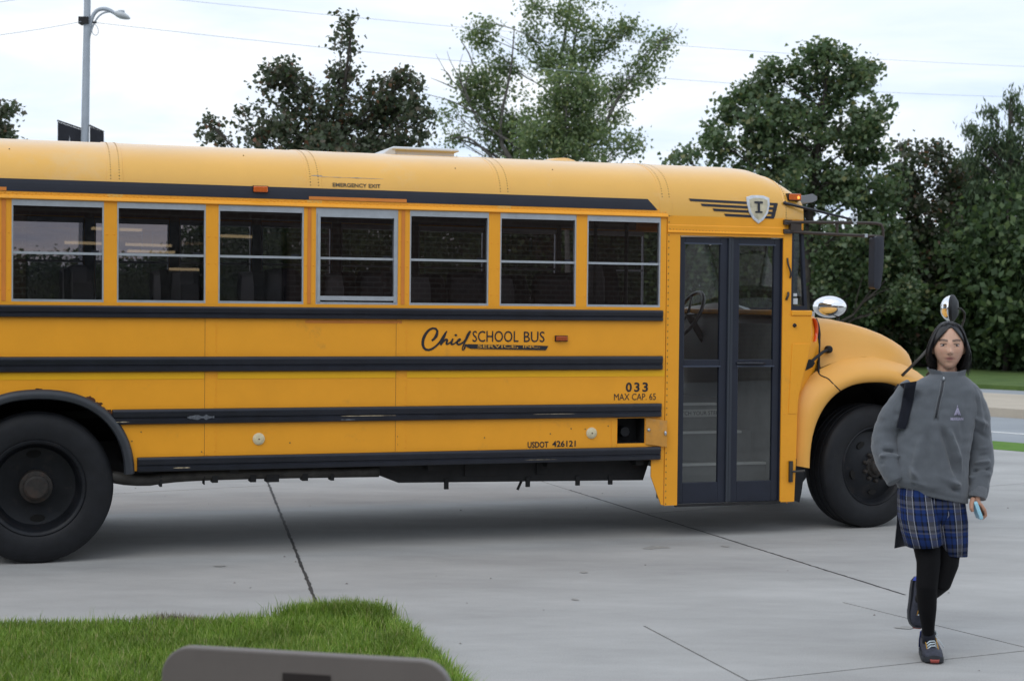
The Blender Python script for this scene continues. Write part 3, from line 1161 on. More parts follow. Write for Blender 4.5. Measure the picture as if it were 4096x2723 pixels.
tree('tall_tree', 'tall loose light green tree with bare dark limbs showing above the roof', 'tree', foot(1255, 56),
     [(1130, 55, 20, 14), (1100, 72, 30, 12), (1118, 108, 30, 30), (1150, 150, 42, 30), (1100, 195, 46, 36), (1060, 220, 44, 34), (1040, 255, 34, 34), (1140, 235, 66, 40), (1110, 290, 50, 30), (1180, 290, 46, 34), (1040, 310, 36, 16), (1230, 10, 10, 40), (1225, 80, 14, 40), (1255, 120, 40, 40), (1300, 30, 34, 46), (1345, 20, 42, 40), (1330, 90, 56, 50), (1280, 160, 50, 36), (1380, 120, 40, 46), (1420, 70, 26, 18), (1450, 62, 12, 8), (1335, 160, 40, 26), (1505, 130, 30, 26), (1520, 95, 26, 20), (1480, 165, 36, 26), (1446, 196, 16, 18), (1412, 212, 20, 34), (1418, 268, 14, 22), (1446, 325, 14, 24), (1390, 330, 40, 34), (1460, 345, 12, 20), (1250, 340, 90, 40), (1180, 350, 50, 30)],
     M['light_leaf'], M['bark_grey'], KITE, 0.13, 60, 62, 0.27, 31, 'trees beyond the driveway', 0.15, 0.1, limbs=big_limbs, depth=0.5, gap=.10, gs=1.6)
tree('young_tree', 'fresh yellow green young tree in front of the tall loose tree', 'tree', foot(1300, 50),
     [(1315, 165, 30, 30), (1290, 195, 60, 36), (1330, 215, 56, 44), (1285, 250, 66, 40), (1250, 285, 58, 34), (1330, 275, 70, 50), (1290, 320, 100, 50), (1230, 315, 28, 36), (1370, 330, 60, 44), (1300, 365, 110, 50), (1355, 240, 40, 40)],
     M['light_leaf'], M['bark_grey'], KITE, 0.12, 70, 56, 0.22, 32, 'trees beyond the driveway', 0.12, 0.25, gap=.0, gs=1.6)

# right-hand maples
tree('maple_tree', 'large dark green maple rising behind the front of the bus', 'tree', foot(1860, 44),
     [(1905, 108, 16, 12), (1870, 130, 26, 22), (1945, 118, 34, 24), (1985, 150, 30, 40), (1900, 160, 60, 44), (1960, 190, 72, 46), (1840, 172, 30, 20), (1775, 158, 10, 6), (1775, 175, 16, 12), (1770, 215, 60, 34), (1700, 222, 46, 26), (1850, 235, 80, 52), (1680, 262, 34, 26), (1780, 280, 110, 46), (1940, 280, 90, 60), (1660, 325, 46, 26), (1640, 310, 16, 20), (1580, 360, 34, 16), (1700, 345, 80, 40), (1860, 340, 130, 54), (2010, 270, 36, 40), (2000, 340, 50, 50), (1900, 420, 130, 60), (1780, 430, 160, 70), (2020, 430, 80, 60), (1960, 520, 110, 70), (2050, 540, 70, 70), (1960, 600, 120, 60), (2040, 640, 90, 60), (1920, 680, 80, 50), (2060, 700, 70, 50)],
     M['maple_green'], M['bark'], MAPLE, 0.135, 62, 56, 0.19, 41, 'trees beyond the driveway', 0.18, 0.35, depth=.8, gap=.0, gs=1.5)
tree('maple_tree', 'lower brownish maple between the large maple and the cedars', 'tree', foot(2130, 46),
     [(2075, 345, 18, 14), (2110, 370, 60, 30), (2160, 355, 40, 26), (2190, 370, 36, 30), (2130, 420, 80, 50), (2200, 430, 40, 50), (2080, 460, 60, 50), (2150, 500, 70, 60), (2110, 570, 80, 60), (2160, 620, 70, 60), (2110, 690, 80, 60), (2180, 730, 70, 60), (2110, 780, 90, 50)],
     M['maple'], M['bark'], MAPLE, 0.135, 60, 54, 0.2, 42, 'trees beyond the driveway', 0.16, 0.35, gap=-.05, gs=1.5)

SPIRES = [(2332, 225, 5, 18), (2332, 265, 9, 30), (2330, 320, 16, 40), (2352, 280, 8, 30), (2282, 262, 5, 22), (2288, 310, 9, 36), (2300, 350, 20, 30), (2265, 320, 7, 26), (2262, 355, 9, 30), (2235, 300, 6, 10), (2248, 325, 7, 20), (2245, 360, 12, 30), (2320, 370, 40, 40), (2375, 330, 18, 60), (2400, 300, 20, 70)]
tree('cedar_tree', 'dark cedar with pointed upright sprays at the right edge', 'tree', foot(2330, 45),
     SPIRES + [(2340, 430, 50, 60), (2280, 440, 50, 60), (2370, 520, 60, 80), (2300, 540, 60, 80), (2350, 640, 60, 80), (2290, 660, 60, 80), (2350, 760, 60, 80), (2290, 790, 60, 60)],
     M['cedar'], M['bark'], SLIM, 0.17, 110, 44, 0.15, 51, 'trees beyond the driveway', 0.2, 0.3, up=True)
tree('cedar_tree', 'shorter cedar behind the gap between the maples and the pointed cedar', 'tree', foot(2225, 48),
     [(2225, 400, 36, 40), (2220, 450, 44, 60), (2235, 540, 60, 70), (2210, 620, 60, 70), (2240, 700, 60, 80), (2215, 790, 60, 60)],
     M['cedar'], M['bark'], SLIM, 0.17, 100, 44, 0.15, 52, 'trees beyond the driveway', 0.18, 0.3, up=True)

# the dense wood behind them, one dark mass; lower towards the left
wl = Leaves(61)
wb = MB()
for k in range(62):
    px = -250 + 2850 * k / 61
    rk = random.Random(k)
    e = at(px, 700, 10)
    u_ = rk.uniform(39.5, 45) / (e.x * RN.x + 10 * RN.y)
    p = Vector((e.x * u_, 10 * u_))
    if p.y > 75:
        p *= 75 / p.y
    h = rk.uniform(3.0, 3.9) if px < 430 else rk.uniform(5.0, 6.4) if px < 1700 else rk.uniform(3.4, 5.0)
    wl.clumps((p.x, p.y, h * 0.5), (1.9, 1.5, h * 0.55), 170, 20, 0.26, 0.22, 0.5)
    wb.tube([(p.x, p.y, -0.05), (p.x + .1, p.y, h * .5), (p.x, p.y + .1, h * .9)], [.09, .07, .02], 6)
wood = wl.build('wood', M['dark_leaf'], None, KITE)
tag(wood, 'dense dark undergrowth filling the foot of the trees along the far lawn', 'undergrowth', None, 'stuff')
wt = wb.build('stems', M['bark'], wood, True, fix=False)
wt['kind'] = 'stuff'
# ------------------------------------------------------------------ school bus (local x forward, y away from the camera, z up)
TH = 0.32057857
bus = empty('school_bus', (0, 11.39272, 0), TH)
tag(bus, 'yellow school bus with black rub rails and a folding front door', 'school bus')
BW = 2.30
BACK = -6.95
CAP0, CAP1 = 1.95, 2.345
RZ0, RB, RN_ = 2.40, 0.445, 3.1


def cap(x):
    """How far the front cap has dropped and drawn in at x."""
    t = max(0.0, (x - CAP0) / (CAP1 - CAP0))
    return 0.17 * t * t, 0.022 * t ** 3


def roof_section(x, n=20, off=0.0):
    drop, ins = cap(x)
    b_ = RB - drop - off
    h = BW / 2 - ins - off
    pts = []
    for k in range(2 * n + 1):
        a = math.pi * k / (2 * n)
        c, s = math.cos(a), math.sin(a)
        y = BW / 2 - h * math.copysign(abs(c) ** (2 / RN_), c)
        pts.append((x, y, RZ0 + b_ * abs(s) ** (2 / RN_)))
    return pts


def skin_y(x, z, off=0.0):
    """Outer surface of the near side at height z (wall, then roof curve)."""
    drop, ins = cap(x)
    if z <= RZ0:
        return ins * min(1.0, max(0, z - 2.2) / 0.2) - off
    v = min(0.999, (z - RZ0) / (RB - drop))
    u = (1 - v ** RN_) ** (1 / RN_)
    return BW / 2 - (BW / 2 - ins) * u - off


# roof, in the panels the riveted seams divide it into
SEAMS = [BACK, -5.42, -4.12, -2.825, -1.49, -0.118, 1.139, 2.17, CAP1]
for a, c in zip(SEAMS, SEAMS[1:]):
    b = MB()
    xs = [a + (c - a) * k / 8 for k in range(9)]
    b.loft([roof_section(x, off=0.0 if x > a else 0.0) for x in xs], closed=False, caps=False)
    o = b.build('roof_panel', M['yellow_roof'], bus, True)
for sx in SEAMS[1:-1]:
    w = 0.10 if sx < 2 else 0.03
    b = MB()
    b.loft([roof_section(sx + q, off=-e) for q, e in ((-0.004, 0.0), (0, 0.0035), (w, 0.0035), (w + 0.002, 0.0))], closed=False, caps=False)
    b.build('seam_strap', M['yellow_roof'], bus, True, auto=30)
# inner ceiling
b = MB()
b.loft([[(x, y, z) for x, y, z in roof_section(x, 10, 0.045)] for x in (BACK + .05, -2, 1.9)], closed=False, caps=False)
b.build('ceiling_liner', M['liner'], bus, True)
# front cap face and rear wall
b = MB()
b.add(roof_section(CAP1, 20) + [(CAP1, BW - .022, 2.30), (CAP1, .022, 2.30)], [tuple(range(43))])
b.build('front_cap', M['yellow_roof'], bus)
b = MB()
b.add(roof_section(BACK, 20) + [(BACK, BW, .6), (BACK, 0, .6)], [tuple(range(43))])
b.build('rear_wall', M['yellow'], bus)
b = MB()
sec = roof_section(CAP1 + 0.006, 20, 0.03)
b.loft([[(x, y, z) for x, y, z in sec if .1 < y < 2.2], [(x, y, max(2.43, z - .2)) for x, y, z in sec if .1 < y < 2.2]], closed=False, caps=False)
b.loft([[(x - .14 + .145 * 0, y, z + .004) for x, y, z in roof_section(CAP1 - .14, 20, -.004) if .35 < y < 1.95], [(CAP1 + .004, y, z + .004) for x, y, z in roof_section(CAP1, 20, -.004) if .35 < y < 1.95]], closed=False, caps=False)
b.build('warning_panel', M['black'], bus)
b = MB()
vis = []
for k in range(11):
    y = 0.16 + (BW - 0.32) * k / 10
    ext = 0.26 * (1 - abs((k - 5) / 5) ** 6 * 0.25)
    vis.append([(2.34, y, 2.575), (2.34 + ext * .8, y, 2.612), (2.34 + ext, y, 2.592), (2.34 + ext, y, 2.562), (2.34 + ext * .8, y, 2.545), (2.34, y, 2.535)])
b.loft(vis)
b.build('lamp_visor', mat('grey visor', (0.20, 0.21, 0.23), 0.5), bus, True, auto=40)

# ---- near wall
WIN0, PITCHW, WW, WZ0, WZ1 = -3.427, 0.6662, 0.581, 1.722, 2.386
NEAR = [WIN0 + PITCHW * k for k in range(-5, 7)]
ARX, ARZ = -3.255, 0.5
ARCH_R = [(0.0, 0.645), (0.35, 0.625), (0.65, 0.60), (0.95, 0.60)]


def arch_z(x):
    u = abs((x - ARX) / 0.585)
    return 0.585 if u >= 1 else 0.585 + 0.55 * (1 - u ** 2.3) ** (1 / 2.1)


def wall_cols(xs, zf):
    """Vertical strips of wall: zf(x) gives the list of (z0, z1) spans right and left of each strip."""
    b = MB()
    for a, c in zip(xs, xs[1:]):
        for (p0, p1), (q0, q1) in zip(zf(a, c)[0], zf(a, c)[1]):
            b.add([(a, 0, p0), (c, 0, q0), (c, 0, q1), (a, 0, p1)], [(0, 1, 2, 3)])
    return b


# lower side panels, split at the riveted seams
PAN = [BACK, -4.85, -2.18, -0.854, 1.198]
for a, c in zip(PAN, PAN[1:]):
    xs = sorted(set([a, c] + [ARX - .585 + 1.17 * k / 36 for k in range(37) if a < ARX - .585 + 1.17 * k / 36 < c] + [q for q in (0.822, 1.04) if a < q < c]))
    def zf(p, q):
        if p >= 0.82 and q <= 1.05:
            return [(0.6, 0.719), (0.904, 1.69)], [(0.6, 0.719), (0.904, 1.69)]
        return [(max(0.6, arch_z(p)), 1.69)], [(max(0.6, arch_z(q)), 1.69)]
    b = wall_cols(xs, zf)
    o = b.build('side_panel', M['yellow'], bus)
    m_ = o.modifiers.new('thick', 'SOLIDIFY')
    m_.thickness = 0.012
    m_.offset = -1
# seam lines: a lapped edge 2 mm proud
for sx in (-4.85, -2.18, -0.854):
    b = MB()
    b.box(sx, sx + 0.075, -0.0022, 0.001, 0.605, 1.685)
    b.build('lap_strip', M['yellow'], bus)
for sx in (-4.85, -2.18, -0.854):
    b = MB()
    b.box(sx - .003, sx + .0005, -0.0012, 0.001, 0.605, 1.685)
    b.build('panel_joint', M['amber_line'], bus)
# window band: sill, header, posts
b = MB()
b.box(BACK, 1.198, 0, 0.03, 1.69, 1.722)
b.build('sill', M['yellow'], bus)
b = MB()
prof = [(0.02, 2.445), (-.001, 2.445), (-.003, 2.415), (-.016, 2.402), (-.020, 2.391), (-.014, 2.386), (0.02, 2.386)]
b.loft([[(x, y, z) for y, z in prof] for x in (BACK, 1.202)])
b.build('drip_rail', M['yellow'], bus)
edges = [BACK] + NEAR + [1.198]
for k in range(len(NEAR) + 1):
    a = BACK if k == 0 else NEAR[k - 1] + WW
    c = NEAR[k] if k < len(NEAR) else 1.198
    b = MB()
    b.box(a, c, 0, 0.03, 1.722, 2.386)
    b.build('window_post', M['yellow'], bus)


# ---- windows
def make_window(x, y, emergency=False, face=1):
    """Aluminium frame with an upper and a lower pane; face -1 looks to the far side."""
    f = MB()
    e = 0.010
    y0, y1 = y, y + 0.035 * face
    def bar(a, c, z0, z1, p=0.0, d=1.0):
        ya, yb = y0 - p * face, y0 + (y1 - y0) * d
        f.box(x + a, x + c, min(ya, yb), max(ya, yb), z0, z1)
    bar(0, WW, WZ1 - 0.040, WZ1, 0.002)
    bar(0, WW, WZ0, WZ0 + 0.016, 0.004)
    bar(0, e, WZ0 + 0.016, WZ1 - 0.040, 0.002)
    bar(WW - e, WW, WZ0 + 0.016, WZ1 - 0.040, 0.002)
    i0, i1, z0, z1, zm = e, WW - e, WZ0 + 0.016, WZ1 - 0.040, 2.040
    if emergency:
        q = 0.020
        bar(e, e + q, z0, z1, 0.010)
        bar(WW - e - q, WW - e, z0, z1, 0.010)
        bar(e + q, WW - e - q, z1 - 0.022, z1, 0.010)
        bar(e + q, WW - e - q, z0 + 0.012, z0 + 0.042, 0.012)
        i0, i1, z0, z1 = e + q, WW - e - q, z0 + 0.042, z1 - 0.022
    o = f.build('window', M['alu'], bus)
    yy = y0 + 0.016 * face
    m_ = MB()
    m_.box(x + i0, x + i1, min(yy - .012 * face, yy + .008 * face), max(yy - .012 * face, yy + .008 * face), zm - 0.008, zm + 0.008)
    m_.build('meeting_rail', M['alu'], o)
    for a, c, dy in ((z0, zm - 0.008, 0.0), (zm + 0.008, z1, 0.006)):
        p = MB()
        q0, q1 = yy + dy * face, yy + (dy + 0.004) * face
        p.add([(x + i0, q0, a), (x + i1, q0, a), (x + i1, q0, c), (x + i0, q0, c)], [(0, 1, 2, 3)])
        p.build('pane', M['glass'], o)
    l = MB()
    l.box(x + i1 - 0.07, x + i1 - 0.02, min(yy, yy + .015 * face), max(yy, yy + .015 * face), zm + 0.010, zm + 0.022)
    l.build('latch', M['black'], o)
    return o


for k, x in enumerate(NEAR):
    make_window(x, 0.004, emergency=(k in (3, 8)))
# near side, far wall
b = MB()
b.box(BACK, CAP1 - .1, BW - 0.012, BW, 0.6, 1.722)
b.box(BACK, CAP1 - .1, BW - 0.03, BW, 2.386, 2.44)
for k in range(len(NEAR) + 1):
    a = BACK if k == 0 else NEAR[k - 1] + WW
    c = NEAR[k] if k < len(NEAR) else 1.198
    b.box(a, c, BW - 0.03, BW, 1.722, 2.386)
b.build('far_side', M['yellow'], bus)
b = MB()
b.box(BACK + .02, 2.2, BW - 0.05, BW - 0.034, 0.95, 1.722)
b.box(BACK + .02, -3.9, 0.034, 0.05, 0.95, 1.70)
b.box(-2.6, 1.19, 0.034, 0.05, 0.95, 1.70)
b.box(-3.9, -2.6, 0.034, 0.05, 1.18, 1.70)
for k in range(len(NEAR) + 1):
    a = BACK if k == 0 else NEAR[k - 1] + WW
    c = NEAR[k] if k < len(NEAR) else 1.198
    b.box(a + .005, c - .005, BW - 0.05, BW - 0.034, 1.722, 2.42)
b.build('inner_wall', M['inwall'], bus)
for k, x in enumerate(NEAR):
    make_window(x, BW - 0.004, False, -1)
make_window(1.40, BW - 0.004, False, -1)

# ---- rub rails
def rail(x0, x1, z0, z1):
    h = z1 - z0
    prof = [(0.0, 0.0), (-.020, 0.0), (-.027, .05), (-.027, .30), (-.020, .36), (-.020, .42), (-.027, .48), (-.027, .60), (-.031, .68), (-.031, .86), (-.026, .97), (-.018, 1.0), (0.0, 1.0)]
    b = MB()
    rings = []
    for x, k in ((x0, .55), (x0 + .006, .85), (x0 + .018, 1), (x1 - .018, 1), (x1 - .006, .85), (x1, .55)):
        rings.append([(x, y * k, (z0 + z1) / 2 + (z - .5) * h * (0.9 + .1 * k)) for y, z in prof])
    b.loft(rings)
    return b.build('rub_rail', M['black'], bus, True, auto=25)


rail(BACK, 1.172, 1.620, 1.700)
rail(BACK, 1.174, 1.262, 1.363)
rail(-2.789, 1.169, 0.912, 1.013)
rail(-2.626, 1.166, 0.595, 0.692)
rail(BACK, -3.95, 0.912, 1.013)
rail(BACK, -4.0, 0.595, 0.692)


# ---- flat things that lie on the skin
def decal(name, polys, m, parent=None, off=0.0025, xmax=None, th=True):
    """polys: list of (verts (x, z), faces); laid on the near side of the bus."""
    b = MB()
    for vs, fs in polys:
        b.add([(x, skin_y(x, z) - off, z) for x, z in vs], fs)
    return b.build(name, m, parent or bus, fix=False)


def quad(x0, x1, z0, z1, nx=1, nz=1):
    vs, fs = [], []
    for i in range(nx + 1):
        for j in range(nz + 1):
            vs.append((x0 + (x1 - x0) * i / nx, z0 + (z1 - z0) * j / nz))
    for i in range(nx):
        for j in range(nz):
            a = i * (nz + 1) + j
            fs.append((a, a + nz + 1, a + nz + 2, a + 1))
    return vs, fs


vs, fs = quad(BACK, 1.043, 2.437, 2.518, 8, 3)
sl = [(1.043, 2.437), (1.123, 2.437), (1.043, 2.518), (1.07, 2.49), (1.043, 2.464), (1.096, 2.464), (1.043, 2.49)]
decal('roof_stripe', [(vs, fs), ([(1.043, 2.437), (1.121, 2.437), (1.096, 2.464), (1.043, 2.464)], [(0, 1, 2, 3)]), ([(1.043, 2.464), (1.096, 2.464), (1.069, 2.491), (1.043, 2.491)], [(0, 1, 2, 3)]), ([(1.043, 2.491), (1.069, 2.491), (1.043, 2.518)], [(0, 1, 2)])], M['stripe'], off=0.005)
decal('emergency_exit_lettering', [fit_text('EMERGENCY EXIT', -1.313, -0.974, 2.534, 2.561, bold=0.02)], mat('faded print', (0.10, 0.075, 0.04), 0.6, var=0.4, vscale=60), off=0.004)
decal('reflective_tape', [quad(-1.481, -0.789, 2.438, 2.461, 4, 2)], M['tape_orange'], off=0.0075)
decal('reflective_tape', [quad(-1.487, -1.462, 1.725, 2.383)], M['tape_orange'])
decal('reflective_tape', [quad(-0.824, -0.798, 1.725, 2.383)], M['tape_orange'])
decal('reflective_tape', [quad(-1.500, -0.815, 1.592, 1.612)], M['tape_orange'])
decal('reflective_tape', [quad(-3.490, -3.463, 1.725, 2.383)], M['tape_orange'])
decal('reflective_tape', [quad(-4.2, -3.46, 2.438, 2.461, 4, 2)], M['tape_orange'], off=0.0075)
for a, c in ((BACK, -4.85), (-4.78, -2.185), (-2.095, -0.858), (-0.775, 1.195)):
    decal('gold_tape', [quad(a, c, 1.212, 1.258)], M['tape_gold'])

# company lettering: the script word is drawn as brush strokes
def sx_(cx):
    return -0.672 + (cx - 290) * 0.918 / 1655


def sz_(cx, cy):
    return 1.568 - (cy - 195) * 0.000524 - (cx - 290) * 0.0000045


def stroke(pts, wid):
    """Brush stroke through (x, y) crop points with a width at each."""
    P = smooth_path([(x, y, 0) for x, y in pts], 26, 3)
    n_ = len(P)
    vs = []
    for i, p in enumerate(P):
        d = (P[min(i + 1, n_ - 1)] - P[max(i - 1, 0)]).normalized()
        t = i / (n_ - 1) * (len(wid) - 1)
        k = min(int(t), len(wid) - 2)
        w_ = (wid[k] + (wid[k + 1] - wid[k]) * (t - k)) / 2
        for s_ in (1, -1):
            x, y = p.x - d.y * w_ * s_, p.y + d.x * w_ * s_
            vs.append((sx_(x), sz_(x, y)))
    return vs, [(2 * i, 2 * i + 1, 2 * i + 3, 2 * i + 2) for i in range(n_ - 1)]


strokes = [
    stroke([(425, 378), (480, 330), (505, 240), (470, 205), (400, 215), (330, 300), (300, 400), (320, 490), (390, 508), (460, 470), (530, 400), (570, 330), (610, 260), (625, 245)], [26, 40, 30, 26, 34, 38, 36, 32, 30, 26, 26, 28, 16]),
    stroke([(618, 250), (590, 320), (560, 390), (540, 435)], [14, 24, 26, 24]),
    stroke([(545, 430), (590, 370), (625, 350), (630, 375), (612, 425), (640, 420), (680, 385)], [18, 20, 24, 26, 24, 18, 14]),
    stroke([(705, 345), (690, 380), (680, 420), (705, 425), (760, 385)], [22, 26, 26, 18, 14]),
    stroke([(755, 395), (790, 375), (810, 350), (790, 345), (765, 370), (755, 410), (780, 430), (830, 405), (870, 360)], [14, 18, 18, 18, 24, 26, 22, 20, 20]),
    stroke([(938, 240), (915, 270), (880, 350), (850, 420), (828, 480), (835, 505), (855, 490), (870, 450), (865, 425), (900, 440), (940, 452)], [22, 36, 36, 30, 20, 16, 16, 18, 22, 34, 50]),
    ([(sx_(742 + 18 * math.cos(a)), sz_(742, 298 + 15 * math.sin(a))) for a in [2 * math.pi * k / 14 for k in range(14)]], [tuple(range(14))]),
    ([(sx_(x), sz_(x, y)) for x, y in [(900, 418), (2000, 432), (1965, 491), (935, 478)]], [(0, 1, 2, 3)]),
]
for k_, st in enumerate(strokes):
    decal('company_lettering', [st], M['print'], off=0.0025 + 0.0004 * k_)
decal('company_lettering', [fit_text('SCHOOL', sx_(966), sx_(1588), 1.464, 1.543, bold=0.004), fit_text('BUS', sx_(1662), sx_(1948), 1.463, 1.540, bold=0.004)], M['print'])
M['yprint'] = mat('yellow print', (0.60, 0.30, 0.035), 0.5)
decal('service_lettering', [fit_text('SERVICE,', sx_(1032), sx_(1585), 1.4175, 1.4455, bold=0.015)], M['yprint'], off=0.0062)
decal('service_lettering', [fit_text('INC.', sx_(1648), sx_(1882), 1.4215, 1.4425, bold=0.015)], M['yprint'], off=0.0062)
decal('fleet_number', [fit_text('0', 0.885, 0.933, 1.098, 1.168, bold=0.025), fit_text('3', 0.952, 0.995, 1.098, 1.168, bold=0.025), fit_text('3', 1.018, 1.062, 1.098, 1.168, bold=0.025)], M['print'])
decal('capacity_lettering', [fit_text('MAX CAP. 65', 0.793, 1.126, 1.038, 1.086)], M['print'])
decal('registration_lettering', [fit_text('USDOT', 0.126, 0.285, 0.701, 0.745, bold=0.02)], M['print'])
decal('registration_lettering', [fit_text('426121', 0.315, 0.496, 0.704, 0.749, bold=0.02)], M['print'])
# winged emblem above the door
for x0, z0, x1 in ((1.376, 2.532, 1.90), (1.470, 2.497, 1.90), (1.567, 2.463, 1.91), (1.663, 2.427, 1.93)):
    vs, fs = quad(x0, x1, z0 - 0.018, z0, 4, 1)
    vs = [(x + (0.012 if z < z0 - .01 and i < 2 else 0), z - 0.010 * (x - x0) / .5) for i, (x, z) in enumerate(vs)]
    decal('emblem_wing', [(vs, fs)], M['stripe'], off=0.004)
for i_ in range(4):
    z0 = 2.520 - .034 * i_
    xr = 2.113 - .011 * i_
    decal('emblem_wing', [quad(1.95, xr, z0 - .018, z0, 3, 1)], M['stripe'], off=0.004)
decal('emblem_wing', [([(2.085, 2.518), (2.115, 2.518), (2.085, 2.412), (2.052, 2.404)], [(0, 1, 2, 3)])], M['stripe'], off=0.0045)


def shield(k, cx=1.948, cz=2.475):
    pr = [(0, .100), (.05, .098), (.098, .082), (.096, .03), (.080, -.035), (.045, -.085), (0, -.118)]
    pr = [(x, z) for x, z in pr] + [(-x, z) for x, z in pr[-2:0:-1]]
    return [(cx + x * k, cz + z * k) for x, z in pr]


sh = MB()
rings = []
for k_, off in ((1.0, 0.003), (0.97, 0.010), (0.78, 0.010)):
    rings.append([(x, skin_y(x, z) - off, z) for x, z in shield(k_)])
sh.loft(rings, True, False)
sho = sh.build('emblem_shield', M['silver'], bus)
decal('shield_field', [(shield(0.80), [tuple(range(12))])], mat('shield field', (0.55, 0.50, 0.36), 0.5, var=0.35, vscale=14), sho, off=0.0095)
decal('shield_letter', [quad(1.912, 1.984, 2.512, 2.527), quad(1.938, 1.958, 2.452, 2.512), quad(1.918, 1.978, 2.440, 2.452)], M['stripe'], sho, off=0.0125)

# ---- small lamps and reflectors on the side
def lamp_box(name, x, z, w, h, m, d=0.026):
    y = skin_y(x, z)
    b = MB()
    b.box(x - w / 2 - .004, x + w / 2 + .004, y - d + .016, y + .01, z - h / 2 - .004, z + h / 2 + .004)
    o = b.build(name, M['black'], bus)
    b = MB()
    b.box(x - w / 2, x + w / 2, y - d, y - d + .016, z - h / 2, z + h / 2)
    bevel(b.build('lens', m, o), 0.006, 2)
    b = MB()
    for q in (-.25, .25):
        b.box(x + w * q - .003, x + w * q + .003, y - d - .0015, y - d + .004, z - h * .35, z + h * .35)
    b.build('rib', m, o)
    return o


lamp_box('marker_lamp', -1.814, 2.498, 0.098, 0.040, M['amber'])
lamp_box('marker_lamp', 2.262, 2.570, 0.100, 0.048, M['amber'], 0.056)
lamp_box('marker_lamp', 0.374, 1.490, 0.088, 0.034, M['amber_dark'])
lb = MB()
lb.ell((2.287, skin_y(2.262, 2.57) - .057, 2.566), (.011, .004, .013), 10, 6)
lb.build('bulb_glow', emis('lamp glow', (1.0, 0.30, 0.04), 2.2), bus, True)
for x in (-1.815, 0.619):
    b = MB()
    b.revolve([(0.0005, -0.016), (0.020, -0.016), (0.034, -0.012), (0.041, -0.006), (0.042, 0.0)], (x, 0, 0.800), 'y', 28)
    o = b.build('reflector', M['cream'], bus, True, auto=30)
    b = MB()
    b.revolve([(0.0003, -0.0185), (0.005, -0.0175), (0.005, -0.015)], (x, 0, 0.800), 'y', 10)
    b.build('screw', M['rust'], o)

# fuel filler recess with its open flap
b = MB()
b.box(0.822, 1.04, 0.16, 0.17, 0.719, 0.904)
b.box(0.818, 0.822, 0.002, 0.17, 0.719, 0.904)
b.box(1.04, 1.044, 0.002, 0.17, 0.719, 0.904)
b.box(0.822, 1.04, 0.002, 0.16, 0.904, 0.908)
b.box(0.822, 1.04, 0.002, 0.16, 0.715, 0.719)
fr = b.build('fuel_recess', M['under'], bus)
b = MB()
b.revolve([(0.001, .06), (0.035, .06), (0.04, .07), (0.04, .15)], (0.91, 0, 0.80), 'y', 20)
b.build('fuel_cap', M['rubber'], fr, True, auto=40)
b = MB()
b.add([(1.046, -.006, .712), (1.206, -.034, .690), (1.206, -.034, .884), (1.046, -.006, .906), (1.046, -.002, .712), (1.206, -.028, .690), (1.206, -.028, .884), (1.046, -.002, .906)], [(0, 1, 2, 3), (7, 6, 5, 4), (0, 4, 5, 1), (1, 5, 6, 2), (2, 6, 7, 3), (3, 7, 4, 0)])
fl = b.build('fuel_flap', mat('fuel flap', (0.62, 0.29, 0.05), 0.45, var=0.15, vscale=9, dirt=(0.30, 0.22, 0.15), dscale=6, dthr=0.5), bus)
b = MB()
b.ell((1.066, -.018, .818), (.012, .008, .012), 10, 6)
b.ell((1.190, -.040, .792), (.010, .010, .018), 10, 6)
b.build('flap_latch', M['alu'], fl, True)
b = MB()
for x in (.775, .82):
    b.box(x - .002, x + .001, -.002, .001, .70, .91)
b.box(.775, .82, -.0016, .001, .908, .911)
b.build('filler_plate', M['yellow'], bus)

# rust, scrapes
def blotch(x, z, w, h, seed, n_=16):
    rr = random.Random(seed)
    pts = []
    for k in range(n_):
        a = 2 * math.pi * k / n_
        q = rr.uniform(0.5, 1.1)
        pts.append((x + w * q * math.cos(a), z + h * q * math.sin(a)))
    return pts, [tuple(range(n_))]


for k_, (x, z, w, h) in enumerate([(-2.93, 1.065, .035, .05), (-2.885, 1.04, .04, .03), (-2.84, 1.00, .045, .03), (-2.80, .972, .03, .022), (-3.25, 1.148, .03, .012), (-2.77, .95, .02, .015), (-3.1, 1.128, .03, .008)]):
    decal('rust_patch', [blotch(x, z, w, h, k_)], M['rust'], off=0.0015 + 0.0003 * k_)
M['scr'] = mat('scraped paint', (0.40, 0.33, 0.22), 0.6, var=0.5, vscale=60)
M['scr2'] = mat('scraped black', (0.10, 0.11, 0.13), 0.6, var=0.5, vscale=60)


def scrape(x0, x1, z, h, m, y, seed):
    rr = random.Random(seed)
    b = MB()
    n_ = 10
    vs = []
    for i in range(n_ + 1):
        t = i / n_
        hh = h * (0.25 + rr.random() * .75) * math.sin(math.pi * min(.97, max(.03, t))) ** .5
        vs += [(x0 + (x1 - x0) * t, y, z - hh / 2), (x0 + (x1 - x0) * t, y, z + hh / 2)]
    b.add(vs, [(2 * i, 2 * i + 2, 2 * i + 3, 2 * i + 1) for i in range(n_)])
    b.build('paint_scrape', m, bus, fix=False)


scrape(-1.25, -0.86, .950, .009, M['scr'], -.0282, 1)
scrape(-1.25, -1.15, .925, .014, M['scr2'], -.0278, 2)
scrape(-2.30, -2.12, .955, .05, M['scr2'], -.0280, 3)
scrape(-2.78, -2.68, .930, .008, M['scr'], -.0278, 4)
scrape(-2.39, -2.28, .618, .010, M['scr'], -.0282, 5)
scrape(0.16, 0.48, .945, .005, M['scr'], -.0282, 6)
scrape(0.1, 0.34, .617, .004, M['scr'], -.0282, 7)
scrape(-1.42, -0.95, 2.600, .006, mat('roof scrape', (0.42, 0.40, 0.36), 0.6, var=.4, vscale=40), skin_y(0, 2.60) - .004, 8)
scrape(-1.46, -1.38, 2.606, .012, mat('roof scrape blue', (0.30, 0.33, 0.38), 0.6), skin_y(0, 2.606) - .005, 9)

